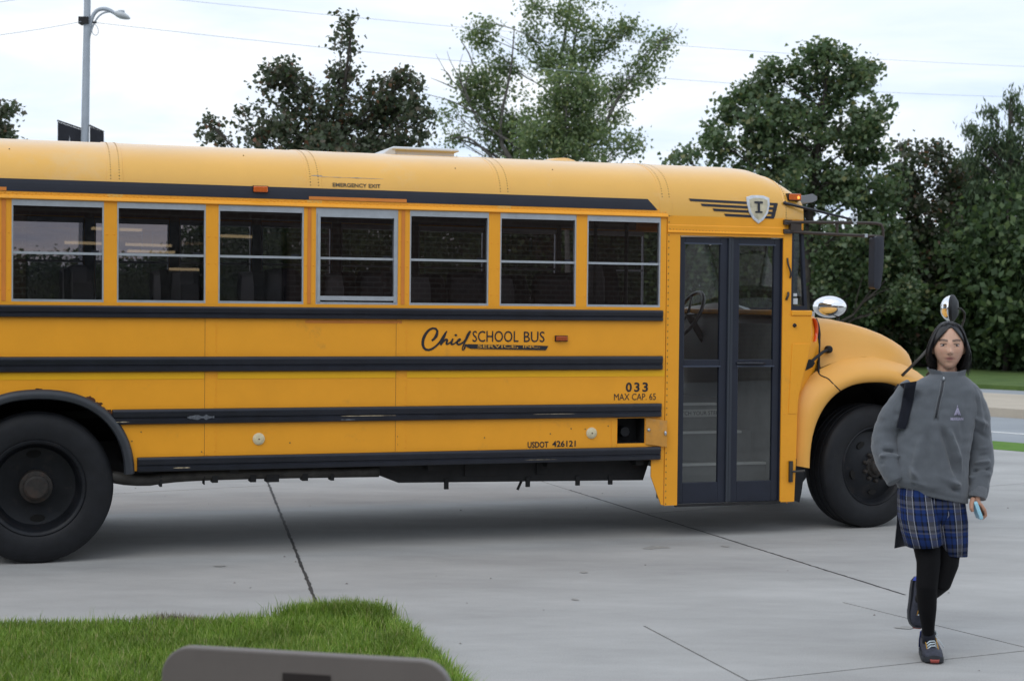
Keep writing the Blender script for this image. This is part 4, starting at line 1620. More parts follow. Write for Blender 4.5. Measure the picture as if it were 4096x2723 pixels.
# ---- rivets: far too small to count, joined
rv = MB()
rd = MB()


def rivet(b, x, z, r=0.0048, off=0.0):
    r *= 1.3
    y = skin_y(x, z) - off
    h = r * 0.7
    b.add([(x + r * math.cos(a), y + .0005, z + r * math.sin(a)) for a in (0, 1.57, 3.14, 4.71)] + [(x + r * .55 * math.cos(a + .78), y - h, z + r * .55 * math.sin(a + .78)) for a in (0, 1.57, 3.14, 4.71)], [(0, 1, 5, 4), (1, 2, 6, 5), (2, 3, 7, 6), (3, 0, 4, 7), (4, 5, 6, 7)])


x = BACK
k = 0
while x < 1.19:
    rivet(rv, x, 2.427 if k % 2 else 2.419, 0.0045, 0.003)
    x += 0.024
    k += 1
for px in [q + WW + d for q in NEAR for d in (0.018, PITCHW - WW - 0.018)]:
    for z in (1.80, 1.99, 2.17):
        if px < 1.19:
            rivet(rv, px, z)
for q in NEAR:
    for d in (.02, .30, .56):
        rivet(rv, q + d, 1.711, 0.004)
for sx in (-4.85, -2.18, -0.854):
    for z in [1.595 - .0425 * k for k in range(24)]:
        for d in (.012, .068):
            rivet(rv, sx + d, z - (.02 if d > .05 else 0), 0.0042, .002)
for z in [2.40 - .0475 * k for k in range(46)]:
    rivet(rd, 1.216, z, 0.0050)
for k in range(36):
    rivet(rd, 1.225 + .0265 * k, 2.302 - .0006 * k, 0.0050)
for z in [2.2 - .16 * k for k in range(13)]:
    rivet(rv, 2.19, z)
    rivet(rv, 2.225, z - .04, .004)
for sx in SEAMS[1:-2]:
    for d in (0.022, 0.078):
        for k in range(30):
            a = 0.12 + k * 0.042
            c, s = math.cos(a), math.sin(a)
            y = BW / 2 - BW / 2 * c ** (2 / RN_)
            z = RZ0 + RB * s ** (2 / RN_)
            if z < 2.53 or y > 1.0:
                continue
            q = .0040
            rd.box(sx + d - q, sx + d + q, y - q, y + q * .4, z - q, z + q)
for k in range(24):
    z = 2.36 + .018 * k
    rivet(rd, 2.185, min(z, 2.75), .004, .003)
for x, z in ((-2.68, .93), (-2.6, .86), (-2.2, .72), (-1.6, .77), (-.84, .8), (-.84, .745), (-.2, .78), (.3, .80), (.46, .835), (.57, .83), (.75, .85), (-2.66, .80), (-.4, 2.7), (.35, 2.72), (-3.44, 2.72), (-1.9, 2.74)):
    rivet(rd, x, z, .005)
for o_ in (rv.build('rivet', M['yellow'], bus, fix=False), rd.build('rivet', mat('dark rivet', (0.16, 0.10, 0.04), 0.6), bus, fix=False)):
    o_['kind'] = 'stuff'

# ---- front section: door frame, cowl
b = MB()
b.box(1.204, 1.309, 0, 0.03, 0.25, 2.402)
b.build('door_post', M['yellow'], bus)
b = MB()
b.prism([(1.0975, 0.588), (1.0965, 0.47), (1.181, 0.256), (1.1985, 0.256), (1.1985, 0.60), (1.0975, 0.60)], 'y', 0.002, 0.014)
b.build('stepwell_panel', M['yellow'], bus)
b = MB()
b.box(1.309, 2.166, 0, 0.03, 2.257, 2.402)
prof = [(0.0, 2.336), (-.004, 2.330), (-.004, 2.292), (-.012, 2.284), (-.012, 2.277), (0.0, 2.274)]
b.loft([[(x, y, z) for y, z in prof] for x in (1.205, 2.166)])
b.build('door_header', M['yellow'], bus)
b = MB()
b.add([(CAP0, 0, 2.385), (2.166, 0, 2.385), (2.166, skin_y(2.166, 2.405), 2.405), (CAP0, 0, 2.405)], [(0, 1, 2, 3)])
b.add([(2.166, skin_y(2.166, 2.41), 2.41), (2.345, .022, 2.41), (2.345, .022, 2.30), (2.166, 0.0, 2.30)], [(0, 1, 2, 3)])
b.build('corner_panel', M['yellow'], bus)
b = MB()
b.prism([(2.166, .246), (2.288, .246), (2.300, .60), (2.305, .91), (2.316, 1.056), (2.361, 1.246), (2.392, 1.349), (2.411, 1.444), (2.416, 1.667), (2.2385, 1.667), (2.2385, 2.30), (2.166, 2.30)], 'y', 0, 0.03)
cp = bevel(b.build('cowl_side', M['yellow'], bus), 0.004)
b = MB()
b.prism([(2.225, .92), (2.298, .92), (2.308, 1.06), (2.352, 1.246), (2.384, 1.349), (2.402, 1.455), (2.25, 1.455)], 'y', -0.004, 0.0)
bevel(b.build('cowl_cover', M['yellow'], cp), 0.003)
b = MB()
b.box(2.2385, 2.418, -.008, BW, 1.667, 1.708)
bevel(b.build('cowl_ledge', M['yellow'], bus), 0.008)
b = MB()
b.revolve([(.0005, -.018), (.010, -.018), (.012, -.008), (.016, -.004), (.016, 0)], (2.268, 0, 1.594), 'y', 16)
b.build('lock_knob', M['black'], bus, True, auto=40)
b = MB()
b.tube(smooth_path([(2.198, -.004, 2.105), (2.198, -.012, 2.06), (2.208, -.02, 2.03), (2.222, -.02, 1.99), (2.222, -.006, 1.955)], 10), .007, 6)
b.tube(smooth_path([(2.208, -.004, 1.845), (2.205, -.014, 1.825), (2.196, -.016, 1.81), (2.192, -.006, 1.788)], 8), .009, 6)
b.build('wiper_nozzle', M['brown_metal'], bus, True)
b = MB()
b.box(2.235, 2.262, -.02, 0, .40, .56)
b.tube([(2.255, -.015, .48), (2.33, -.03, .483), (2.355, -.03, .486)], .009, 6)
b.build('hinge_bracket', M['pipe'], bus)

# windscreen and its side return
b = MB()
def fr_(poly, inn, y0, y1):
    n_ = len(poly)
    for i in range(n_):
        a, c = poly[i], poly[(i + 1) % n_]
        d, e = inn[(i + 1) % n_], inn[i]
        b.prism([a, c, d, e], 'y', y0, y1)
ow = [(2.240, 1.709), (2.378, 1.709), (2.336, 2.318), (2.240, 2.318)]
iw = [(2.256, 1.742), (2.352, 1.742), (2.316, 2.296), (2.256, 2.296)]
fr_(ow, iw, 0.004, 0.04)
ws = b.build('windscreen', M['door_black'], bus)
b = MB()
b.add([(x, .02, z) for x, z in iw], [(0, 1, 2, 3)])
b.build('pane', M['glass_clear'], ws)
b = MB()
scr = [[(2.36 + .16 * math.sin(math.pi * k / 10), .05 + (BW - .1) * k / 10, 1.715), (2.325 + .10 * math.sin(math.pi * k / 10), .05 + (BW - .1) * k / 10, 2.31)] for k in range(11)]
b.loft(scr, closed=False, caps=False)
b.build('pane', M['glass_clear'], ws, True)
b = MB()
b.loft([[(x[0][0] + .03 * 0, x[0][1], 1.69) for x in scr], [(x[0][0], x[0][1], 1.73) for x in scr]], closed=False, caps=False)
b.build('seal', M['door_black'], ws)
b = MB()
b.box(2.262, 2.302, .0185, .0195, 1.755, 1.80)
b.build('sticker', M['white'], ws)
b = MB()
b.box(2.262, 2.296, .0185, .0195, 1.815, 1.838)
b.build('sticker', M['white'], ws)

# ---- folding door
def leaf(x0, x1, px0, px1, n_handle):
    f = MB()
    y0, y1 = .028, .060
    def bx_(a, c, d, e, p=0):
        f.box(a, c, y0 - p, y1, d, e)
    bx_(x0, px0, .256, 2.248)
    bx_(px1, x1, .256, 2.248)
    bx_(px0, px1, 2.196, 2.248)
    bx_(px0, px1, 1.278, 1.334)
    bx_(px0, px1, .256, .412)
    o = f.build('door_leaf', M['door_black'], bus)
    bevel(o, .003)
    for d, e in ((.412, 1.278), (1.334, 2.196)):
        p = MB()
        p.add([(px0, y0 + .014, d), (px1, y0 + .014, d), (px1, y0 + .014, e), (px0, y0 + .014, e)], [(0, 1, 2, 3)])
        p.build('pane', M['glass_clear'], o)
        s = MB()
        s.box(px0 - .012, px1 + .012, y0 - .005, y0, e, e + .010)
        s.build('glazing_bead', mat('bead', (0.06, 0.075, 0.11), .3) if 'bead' not in bpy.data.materials else bpy.data.materials['bead'], o)
    return o


lf1 = leaf(1.313, 1.722, 1.364, 1.652, 0)
lf2 = leaf(1.738, 2.162, 1.812, 2.102, 1)
b = MB()
b.box(1.715, 1.732, .012, .030, .262, 2.25)
b.box(1.736, 1.756, .016, .030, .262, 2.25)
b.build('door_seal', mat('door seal', (0.035, 0.042, 0.055), .35), lf2)
b = MB()
b.tube(smooth_path([(1.80, .024, 1.305), (1.86, .0, 1.306), (1.98, -.004, 1.306), (2.03, .024, 1.306)], 12), .010, 8)
b.box(1.87, 1.98, .004, .026, 1.296, 1.318)
b.build('handle', M['black'], lf2, True, auto=40)
b = MB()
b.box(1.30, 2.17, .0, .03, .236, .254)
b.build('door_threshold', M['under'], bus)
b = MB()
b.box(1.3095, 1.320, .012, .062, .256, 2.254)
b.box(2.158, 2.1655, .012, .062, .256, 2.254)
b.build('door_gasket', M['door_black'], bus)

# ---- stepwell and cab interior
b = MB()
b.box(1.28, 2.19, .06, .30, .27, .30)
b.box(1.28, 2.19, .29, .30, .30, .52)
b.box(1.28, 2.19, .30, .54, .50, .52)
b.box(1.28, 2.19, .54, .55, .50, .745)
b.box(1.28, 2.19, .55, .79, .725, .745)
b.box(1.28, 2.19, .79, .80, .725, .95)
b.box(1.27, 1.28, .06, .30, .27, .50)
b.box(1.27, 1.28, .06, .80, .50, 1.25)
b.box(2.19, 2.20, .06, .80, .27, 1.6)
b.build('stepwell', mat('step rubber', (0.22, 0.23, 0.225), .7, var=.15), bus)
for y, z, x1 in ((.10, .30, 2.19), (.30, .52, 2.19), (.55, .745, 2.10), (.80, .95, 2.0)):
    b = MB()
    b.box(1.282, x1, y - .018, y + .035, z - .012, z + .006)
    b.build('step_nosing', M['tread'], bus)
b = MB()
b.box(1.60, 2.03, .782, .7895, .845, .905)
sg = b.build('step_sign', mat('sign white', (0.62, 0.63, 0.60), .6), bus)
vs, fs = fit_text('WATCH YOUR STEP', 1.615, 2.015, .860, .892, bold=.01)
b = MB()
b.add([(x, .7805, z) for x, z in vs], fs)
b.build('sign_lettering', M['print'], sg, fix=False)
b = MB()
b.box(BACK + .02, -3.9, .03, BW - .03, .90, .95)
b.box(-3.9, -2.6, .78, BW - .78, .90, .95)
b.box(-2.6, 1.27, .03, BW - .03, .90, .95)
b.box(1.27, 2.4, .80, BW - .03, .90, .95)
b.build('floor', M['floorm'], bus)
b = MB()
b.loft([[(2.30, y, 1.32), (2.30, y, 1.56 + d_), (2.36, y, 1.66 + d_), (2.58, y, 1.70), (2.58, y, 1.0), (2.35, y, .95)] for y, d_ in ((.25, -.02), (.6, -.02), (.9, .02), (1.25, .10), (1.6, .10), (2.2, .06))])
b.build('dashboard', mat('dashboard', (0.50, 0.54, 0.56), .5), bus, True, auto=40)
b = MB()
ring = [(2.17 + .10 * math.cos(2 * math.pi * k / 28), 1.72 + .23 * math.sin(2 * math.pi * k / 28), 1.66 + .19 * math.cos(2 * math.pi * k / 28)) for k in range(29)]
b.tube(ring, .016, 8, False)
b.tube([(2.17, 1.72, 1.66), (2.29, 1.72, 1.48), (2.36, 1.72, 1.38)], .03, 8)
for a in (0.5, 2.6, 4.7):
    b.tube([(2.17, 1.72, 1.66), (2.17 + .1 * math.cos(a), 1.72 + .23 * math.sin(a), 1.66 + .19 * math.cos(a))], .012, 6)
b.build('steering_wheel', mat('wheel grip', (0.13, 0.13, 0.13), .35), bus, True)
b = MB()
b.loft([[(x + dx, y, z) for y, z in ((1.48, .95), (1.98, .95), (1.98, z1), (1.90, z1 + .12), (1.56, z1 + .12), (1.48, z1))] for x, dx, z1 in ((1.35, 0, 1.35), (1.30, 0, 1.95), (1.42, 0, 1.95), (1.48, 0, 1.40))])
b.box(1.45, 1.85, 1.50, 1.96, 1.28, 1.40)
b.build('driver_seat', M['vinyl'], bus)
b = MB()
b.box(1.18, 1.21, .06, .80, .95, 1.62)
b.tube([(1.20, .78, .95), (1.20, .78, 2.6)], .016, 8)
b.tube([(1.20, 1.45, .95), (1.20, 1.45, 2.6)], .016, 8)
b.build('modesty_panel', mat('modesty panel', (0.10, 0.10, 0.10), .6), bus)
sb = MB()
sb.loft([[(x, y, z) for y, z in ((0, .40), (.88, .40), (.88, h_ - .12), (.80, h_), (.08, h_), (0, h_ - .12))] for x, h_ in ((-.06, 1.00), (-.10, 1.02), (.0, 1.02), (.05, .98))])
sb.box(.04, .44, .0, .88, .40, .52)
sb.box(.05, .10, .40, .46, 0, .40)
seat = sb.build('seat', M['vinyl'], bus)
bevel(seat, .02, 2)
first = True
for k in range(11):
    for y in (.06, 1.34):
        if first:
            seat.location = (.55, .06, .95)
            first = False
        else:
            copy_part(seat, bus, (.55 - .70 * k, y, .95))

# ---- hood and fender
N_ = 40
lip = []
for k in range(N_):
    a = math.pi * k / (N_ - 1)
    c, s = math.cos(a), math.sin(a)
    x = 2.985 - .565 * math.copysign(abs(c) ** (2 / 2.5), c)
    lip.append((x, .50 + .655 * abs(s) ** (2 / 2.3)))
crease = [(p.x, p.y) for p in smooth_path([(2.302, .52, 0), (2.301, .70, 0), (2.303, .91, 0), (2.325, 1.04, 0), (2.41, 1.155, 0), (2.50, 1.225, 0), (2.60, 1.265, 0), (2.78, 1.325, 0), (2.95, 1.350, 0), (3.12, 1.345, 0), (3.40, 1.27, 0), (3.58, 1.14, 0), (3.66, .95, 0), (3.68, .70, 0), (3.68, .52, 0)], N_, 1)]
CY = [(0, .05), (.25, .09), (.40, .18), (.6, .19), (.85, .12), (1, .06)]


def fcurve(t_lip, y):
    return [((1 - t_lip) * a[0] + t_lip * c[0], y if not callable(y) else y(i / (N_ - 1)), (1 - t_lip) * a[1] + t_lip * c[1]) for i, (a, c) in enumerate(zip(lip, crease))]


b = MB()
cyf = lambda t: interp(CY, t)
rows = [[(x, .11, z) for x, z in lip], [(x, .012, z) for x, z in lip], fcurve(.07, -.006), fcurve(.22, -.012), fcurve(.40, -.006), fcurve(.55, lambda t: .012 + .12 * (cyf(t) - .05)), fcurve(.68, lambda t: .30 * cyf(t) + .01), fcurve(.82, lambda t: .62 * cyf(t)), fcurve(1.0, cyf)]
b.loft(rows, closed=False, caps=False)
fender = b.build('fender', M['yellow_hood'], bus, True, auto=60)
TOP = [(2.60, 1.652), (2.774, 1.649), (2.905, 1.634), (3.097, 1.593), (3.320, 1.524), (3.499, 1.450), (3.590, 1.392), (3.630, 1.330), (3.652, 1.24), (3.662, 1.12)]
b = MB()
rows = []
xs = [2.60, 2.66, 2.74, 2.85, 3.0, 3.15, 3.3, 3.42, 3.52, 3.59, 3.63, 3.652, 3.662]
cr_x = [(p[0], p[1]) for p in crease if p[0] > 2.5 and p[1] > 1.1]
for i, x in enumerate(xs):
    tz = interp(TOP, x)
    cz = min(interp(cr_x, x), tz - .03)
    h = tz - cz
    near = [(.18, 0), (.200, .12), (.225, .38), (.262, .66), (.32, .86), (.41, .96), (.52, .995), (.80, 1.02), (1.15, 1.03)]
    sx = .0 if x > 3.0 else (3.0 - x) / .4 * .10
    ring = [(x + sx * max(0, (y - .2)) * 1.2 - .21 * ((x - 2.6) / 1.06) ** 3 * max(0, (1.0 - y) / .8) ** 2.5, y, cz + h * q) for y, q in near]
    ring += [(px, BW - y, z) for px, y, z in ring[-2::-1]]
    rows.append(ring)
b.loft(rows, closed=False, caps=False)
hood = b.build('hood', M['yellow_hood'], bus, True, auto=70)
b = MB()
b.add([(3.655, .16, .60), (3.655, BW - .16, .60), (3.662, BW - .18, 1.14), (3.662, .18, 1.14)], [(0, 1, 2, 3)])
b.build('grille', M['black'], bus)
b = MB()
b.loft([[(3.68, y, .42), (3.78 - .1 * abs(y / BW - .5) ** 3 * 4, y, .42), (3.78 - .1 * abs(y / BW - .5) ** 3 * 4, y, .68), (3.68, y, .68)] for y in (.0, .1, .4, 1.15, 1.9, 2.2, 2.3)])
bevel(b.build('front_bumper', M['black'], bus), .02)
b = MB()
b.loft([[(x, BW - y, z) for x, y, z in r_] for r_ in ([(x, .11, z) for x, z in lip], fcurve(.22, -.012), fcurve(.68, lambda t: .3 * cyf(t)), fcurve(1, cyf))], closed=False, caps=False)
b.build('fender', M['yellow_hood'], bus, True, auto=60)
# cowl flare between body and hood, dark gap strip, latch, turn marker
b = MB()
ca = [(2.299, .58), (2.302, .91), (2.314, 1.056), (2.359, 1.246), (2.390, 1.349), (2.409, 1.444), (2.414, 1.56), (2.414, 1.668)]
cb_ = [(2.34, .58, .07), (2.345, .92, .085), (2.40, 1.10, .10), (2.53, 1.235, .14), (2.60, 1.34, .19), (2.60, 1.44, .205), (2.605, 1.56, .25), (2.63, 1.655, .38)]
b.loft([[(x, .004, z) for x, z in ca], [(x * .6 + q[0] * .4, .03 + q[2] * .22, z * .6 + q[1] * .4) for (x, z), q in zip(ca, cb_)], [(q[0], q[2] + .012, q[1]) for q in cb_]], closed=False, caps=False)
b.add([(2.41, .02, 1.668), (2.66, .42, 1.656), (2.66, 1.9, 1.66), (2.41, 2.28, 1.668)], [(0, 1, 2, 3)])
cowl_o = b.build('cowl', M['yellow'], bus, True, auto=50)
bpy.context.view_layer.update()
EYE_B = Vector((-3.592, -10.812, EYE))


def on_hood(s_, z_, off=.004):
    """Point of the hood or fender skin that covers (s_, z_) of the side plane as seen from the road."""
    d = (Vector((s_, 0, z_)) - EYE_B).normalized()
    best = None
    for o in (fender, hood, cowl_o):
        ok, loc, nor, idx = o.ray_cast(EYE_B, d)
        if ok and (best is None or (loc - EYE_B).length < (best - EYE_B).length):
            best = loc
    return (best if best is not None else Vector((s_, 0, z_))) - d * off


seal = [(2.452, 1.640), (2.470, 1.60), (2.481, 1.54), (2.480, 1.44), (2.478, 1.34), (2.479, 1.25), (2.485, 1.225), (2.505, 1.208), (2.540, 1.198), (2.568, 1.185), (2.60, 1.155), (2.64, 1.12), (2.676, 1.088)]
b = MB()
b.tube(resample([on_hood(*p_) for p_ in seal], 34), [.012] * 20 + [.009] * 3 + [.0045] * 11, 6)
b.build('hood_seal', M['rubber'], bus, True)
b = MB()
arcm = smooth_path([(2.448, .03, 1.648), (2.478, .05, 1.63), (2.500, .07, 1.58), (2.500, .075, 1.52), (2.47, .05, 1.47)], 14)
b.loft([[p + Vector((-.011, -.004, 0)), p + Vector((0, -.012, 0)), p + Vector((.012, -.004, 0)), p + Vector((.012, .02, 0)), p + Vector((-.011, .02, 0))] for p in arcm])
b.build('turn_marker', M['red'], bus, True, auto=50)
b = MB()
b.prism([(2.345, 1.235), (2.365, 1.305), (2.405, 1.335), (2.445, 1.33), (2.46, 1.305), (2.44, 1.275), (2.385, 1.25)], 'y', .015, .06)
b.tube([(2.43, .04, 1.31), (2.60, .15, 1.385), (2.665, .175, 1.405)], .013, 8)
b.revolve([(.0005, -.03), (.020, -.028), (.030, -.01), (.030, .02), (.02, .035)], (2.672, .185, 1.405), 'y', 14)
bevel(b.build('hood_latch', M['rubber'], bus, True, auto=40), .004)
# wheel housings, mudflap
for ps, y0, y1 in (([(x, z) for x, z in lip], .10, .75), ([(ARX - .585 + 1.17 * k / 30, arch_z(ARX - .585 + 1.17 * k / 30) + .004) for k in range(31)], .012, .8)):
    b = MB()
    b.loft([[(x, y, z) for x, z in ps] for y in (y0, y1)], closed=False, caps=False)
    b.add([(x, y1, z) for x, z in ps], [tuple(range(len(ps)))])
    b.build('wheel_housing', M['under'], bus, True, auto=40)
b = MB()
b.prism([(2.302, .575), (2.412, .545), (2.385, .43), (2.368, .31), (2.352, .235), (2.305, .25), (2.292, .40)], 'y', .035, .055)
b.build('mud_flap', M['rubber'], bus)
# rear arch trim
b = MB()
pts = []
for k in range(37):
    a = math.pi * (k / 36)
    c, s = math.cos(a), math.sin(a)
    pts.append((ARX - .612 * math.copysign(abs(c) ** (2 / 2.25), c), .585 + .565 * s ** (2 / 2.15)))
rings = []
for i, (x, z) in enumerate(pts):
    d = Vector((x - ARX, 0, z - .55)).normalized()
    ring = [(.0, .0), (.0, -.012), (-.012, -.030), (-.035, -.040), (-.058, -.034), (-.066, -.01), (-.066, .02), (-.02, .02)]
    rings.append([(x + d.x * r_, y, z + d.z * r_) for r_, y in ring])
b.loft(rings)
b.build('arch_trim', mat('arch rubber', (0.030, 0.034, 0.042), .45, var=.2), bus, True, auto=40)

# ---- wheels
TYRE = [(.30, .02), (.305, .005), (.325, -.004), (.37, -.012), (.42, -.010), (.450, -.002), (.474, .012), (.484, .024), (.485, .058), (.476, .06), (.476, .068), (.487, .07), (.488, .112), (.478, .114), (.478, .124), (.488, .126), (.488, .168), (.478, .17), (.478, .178), (.487, .18), (.484, .222), (.47, .236), (.43, .25), (.37, .252), (.31, .236), (.30, .22)]


def wheel(loc, steer, dual, sc=1.0):
    w = MB()
    w.revolve([(r_ * sc, y * 1.1) for r_, y in TYRE], (0, 0, 0), 'y', 72)
    o = w.build('wheel', M['rubber'], bus, True, loc, (0, 0, steer), auto=50)
    o.name = 'wheel'
    t_ = MB()
    if dual:
        t_.revolve([(.318, .004), (.312, -.003), (.300, 0.0), (.288, .012), (.282, .05), (.272, .10), (.255, .135), (.20, .150), (.120, .152), (.0005, .152)], (0, 0, 0), 'y', 64)
    else:
        t_.revolve([(.312, .002), (.304, -.004), (.294, .004), (.284, .03), (.270, .05), (.235, .042), (.19, .018), (.145, -.004), (.130, -.010), (.0005, -.010)], (0, 0, 0), 'y', 64)
    rim = t_.build('rim', M['rim'], o, True, auto=40)
    hb = MB()
    if dual:
        hb.revolve([(.0005, .012), (.065, .014), (.078, .024), (.082, .06), (.105, .066), (.110, .152)], (0, 0, 0), 'y', 32)
    else:
        hb.revolve([(.0005, -.072), (.045, -.070), (.062, -.058), (.066, -.03), (.085, -.026), (.092, -.012)], (0, 0, 0), 'y', 32)
    hb.build('hub', M['hubm'], o, True, auto=35)
    for k in range(0 if dual else 10):
        a = 2 * math.pi * (k + .5) / 10
        n2 = MB()
        yb = .150 if dual else -.012
        rr_ = .142 if dual else .112
        n2.revolve([(.0005, yb - .03), (.012, yb - .03), (.017, yb - .02), (.017, yb)], (rr_ * math.cos(a), 0, rr_ * math.sin(a)), 'y', 6)
        n2.build('lug_nut', M['rim'] if dual else M['hubm'], o)
    for k in range(2 if dual else 5):
        a = math.pi / 2 + 2 * math.pi * k / (2 if dual else 5) + (.06 if dual else .63)
        n2 = MB()
        rr_, yy, q = (.215, .143, .032) if dual else (.205, .018, .026)
        ring0 = [(rr_ * math.cos(a) + q * 1.5 * math.cos(u) * -math.sin(a) + q * .8 * math.sin(u) * math.cos(a), yy - .004, rr_ * math.sin(a) + q * 1.5 * math.cos(u) * math.cos(a) + q * .8 * math.sin(u) * math.sin(a)) for u in [2 * math.pi * j / 16 for j in range(16)]]
        n2.loft([ring0, [(x, y + .03, z) for x, y, z in ring0]])
        n2.build('hand_hole_plug', mat('hole_shade', (.003, .003, .003), .9) if 'hole_shade' not in bpy.data.materials else bpy.data.materials['hole_shade'], o)  # black plug on the rim; the opening's darkness is put into its colour
    return o


w1 = wheel((3.06, .135, .488), R(9), False)
w2 = wheel((-3.268, .035, .498), 0, True, 1.022)
for y in (.30,):
    b = MB()
    b.revolve([(r_ * 1.02, q) for r_, q in TYRE], (0, 0, 0), 'y', 48)
    b.build('inner_tyre', M['rubber'], bus, True, (-3.268, .32, .497), auto=50)
copy_part(w1, bus, (3.06, BW - .145, .488), math.pi)
copy_part(w2, bus, (-3.268, BW - .035, .498), math.pi)

# ---- underbody
b = MB()
b.box(-2.66, 1.2, .02, BW - .02, .60, .62)
b.box(BACK, -3.9, .02, BW - .02, .60, .62)
b.box(-3.9, -2.66, .75, BW - .75, .60, .62)
b.box(-6.5, 3.6, .72, .80, .50, .74)
b.box(-6.5, 3.6, 1.50, 1.58, .50, .74)
b.box(-3.36, -3.18, .3, BW - .3, .40, .58)
b.box(2.97, 3.12, .4, BW - .4, .36, .50)
for x in (-5.6, -4.4, -2.0, -.6, .3, 1.0):
    b.box(x, x + .06, .06, BW - .06, .55, .60)
b.build('chassis', M['under'], bus)
b = MB()
b.prism([(-.98, .58), (-.93, .51), (-.79, .455), (1.10, .425), (1.16, .60), (-.98, .60)], 'y', .16, .70)
tank = b.build('fuel_tank_guard', M['under'], bus)
b = MB()
b.tube([(.15, .2, .44), (.12, .2, .375)], .01, 6)
b.build('guard_bracket', M['under'], tank)
for x0, x1, z0, z1 in ((-.45, -.42, .40, .47), (.17, .20, .40, .47), (.56, .59, .40, .47), (.82, .85, .40, .47), (-.30, .08, .49, .58), (.25, .45, .49, .58)):
    b = MB()
    b.box(x0, x1, .148, .17, z0, z1)
    b.build('guard_bracket', M['under'], tank)
b = MB()
b.tube(smooth_path([(-2.86, .10, .58), (-2.72, .10, .535), (-2.5, .10, .525), (-2.42, .1, .55), (-1.9, .1, .558), (-.95, .1, .548)], 24), .042, 10)
b.build('exhaust_pipe', M['pipe'], bus, True)
for x, w_, h_ in ((-2.175, .007, .06), (-2.47, .02, .07), (-2.12, .05, .04), (-1.86, .05, .045), (-1.75, .11, .05), (-1.50, .05, .045), (-1.30, .03, .05)):
    b = MB()
    b.box(x, x + w_ * .8, .06, .16, .565 - h_ * .6 - .040, .56)
    b.build('pipe_hanger', M['under'], bus)

# ---- roof hatch and vent
b = MB()
zr = 2.80
b.loft([[(x, y, z) for x, y in ((-.72 + i_, .70 + i_), (-.20 - i_, .70 + i_), (-.20 - i_, 1.60 - i_), (-.72 + i_, 1.60 - i_))] for i_, z in ((0.03, zr), (.03, 2.872), (.0, 2.874), (0.0, 2.890), (.015, 2.899), (.08, 2.905))])
b.prism([(-.84, 2.80), (-.69, 2.80), (-.69, 2.889), (-.735, 2.885)], 'y', .71, 1.59)
bevel(b.build('roof_hatch', M['white'], bus), .01)
b = MB()
b.loft([[(x, y, 2.80 + h_ * math.sin(math.pi * q / 8) ** .6) for q, x in enumerate([.55 + .34 * k / 8 for k in range(9)])] for y, h_ in ((.85, .02), (.92, .085), (1.15, .10), (1.38, .085), (1.45, .02))], closed=False, caps=False)
b.build('roof_vent', M['yellow_roof'], bus, True)

# ---- mirrors
b = MB()
y_ = -.04
b.tube(smooth_path([(2.165, -.012, 2.375), (2.25, -.03, 2.378), (2.6, y_, 2.382), (2.90, -.09, 2.384), (2.955, -.10, 2.375), (2.965, -.10, 2.34), (2.968, -.10, 2.27)], 26), .0115, 8)
b.tube([(2.165, -.012, 2.306), (2.5, y_, 2.294), (2.965, -.10, 2.280)], .0115, 8)
b.tube([(2.60, y_, 2.380), (2.60, y_, 2.293)], .011, 6)
b.box(2.158, 2.225, -.022, .004, 2.357, 2.393)
b.box(2.158, 2.225, -.022, .004, 2.289, 2.323)
b.box(2.21, 2.30, -.03, .06, 2.31, 2.375)
arm = b.build('mirror_arm', M['brown_metal'], bus, True, auto=40)
b = MB()
b.tube([(2.170, skin_y(2.17, 2.52) - .015, 2.522), (2.72, -.055, 2.408), (2.745, -.055, 2.400)], [.013, .008, .008], 7)
b.ell((2.172, skin_y(2.17, 2.52) - .012, 2.522), (.016, .012, .013), 10, 6)
b.build('stay_rod', M['black'], arm, True)
b = MB()
b.revolve([(.012, -.014), (.026, -.014), (.026, .014), (.012, .014)], (2.735, -.056, 2.405), 'y', 14)
b.box(2.722, 2.750, -.075, -.04, 2.372, 2.392)
b.build('clamp', M['alu'], arm, True, auto=40)
b = MB()
b.box(2.81, 2.835, -.095, -.055, 2.272, 2.30)
b.build('clamp', M['alu'], arm)
b = MB()
rings = []
for z, x0, w_ in ((2.282, .020, .078), (2.272, .006, .104), (2.25, 0, .116), (2.10, 0, .116), (2.02, .0, .108), (1.95, .0, .096), (1.90, .0, .082), (1.884, .006, .064), (1.878, .016, .04)):
    xa = 2.870 + x0
    rings.append([(xa, -.14, z), (xa + w_ * .3, -.15, z), (xa + w_ * .7, -.14, z), (xa + w_ * .86, -.10, z), (xa + w_ * .7, -.06, z), (xa + w_ * .3, -.05, z), (xa, -.055, z)])
b.loft(rings)
mh = b.build('mirror_housing', mat('mirror shell', (0.020, 0.023, 0.034), .45, var=.15), bus, True, auto=45)
b = MB()
b.box(2.885, 2.945, -.053, -.048, 1.91, 2.262)
b.build('mirror_glass', M['chrome'], mh)


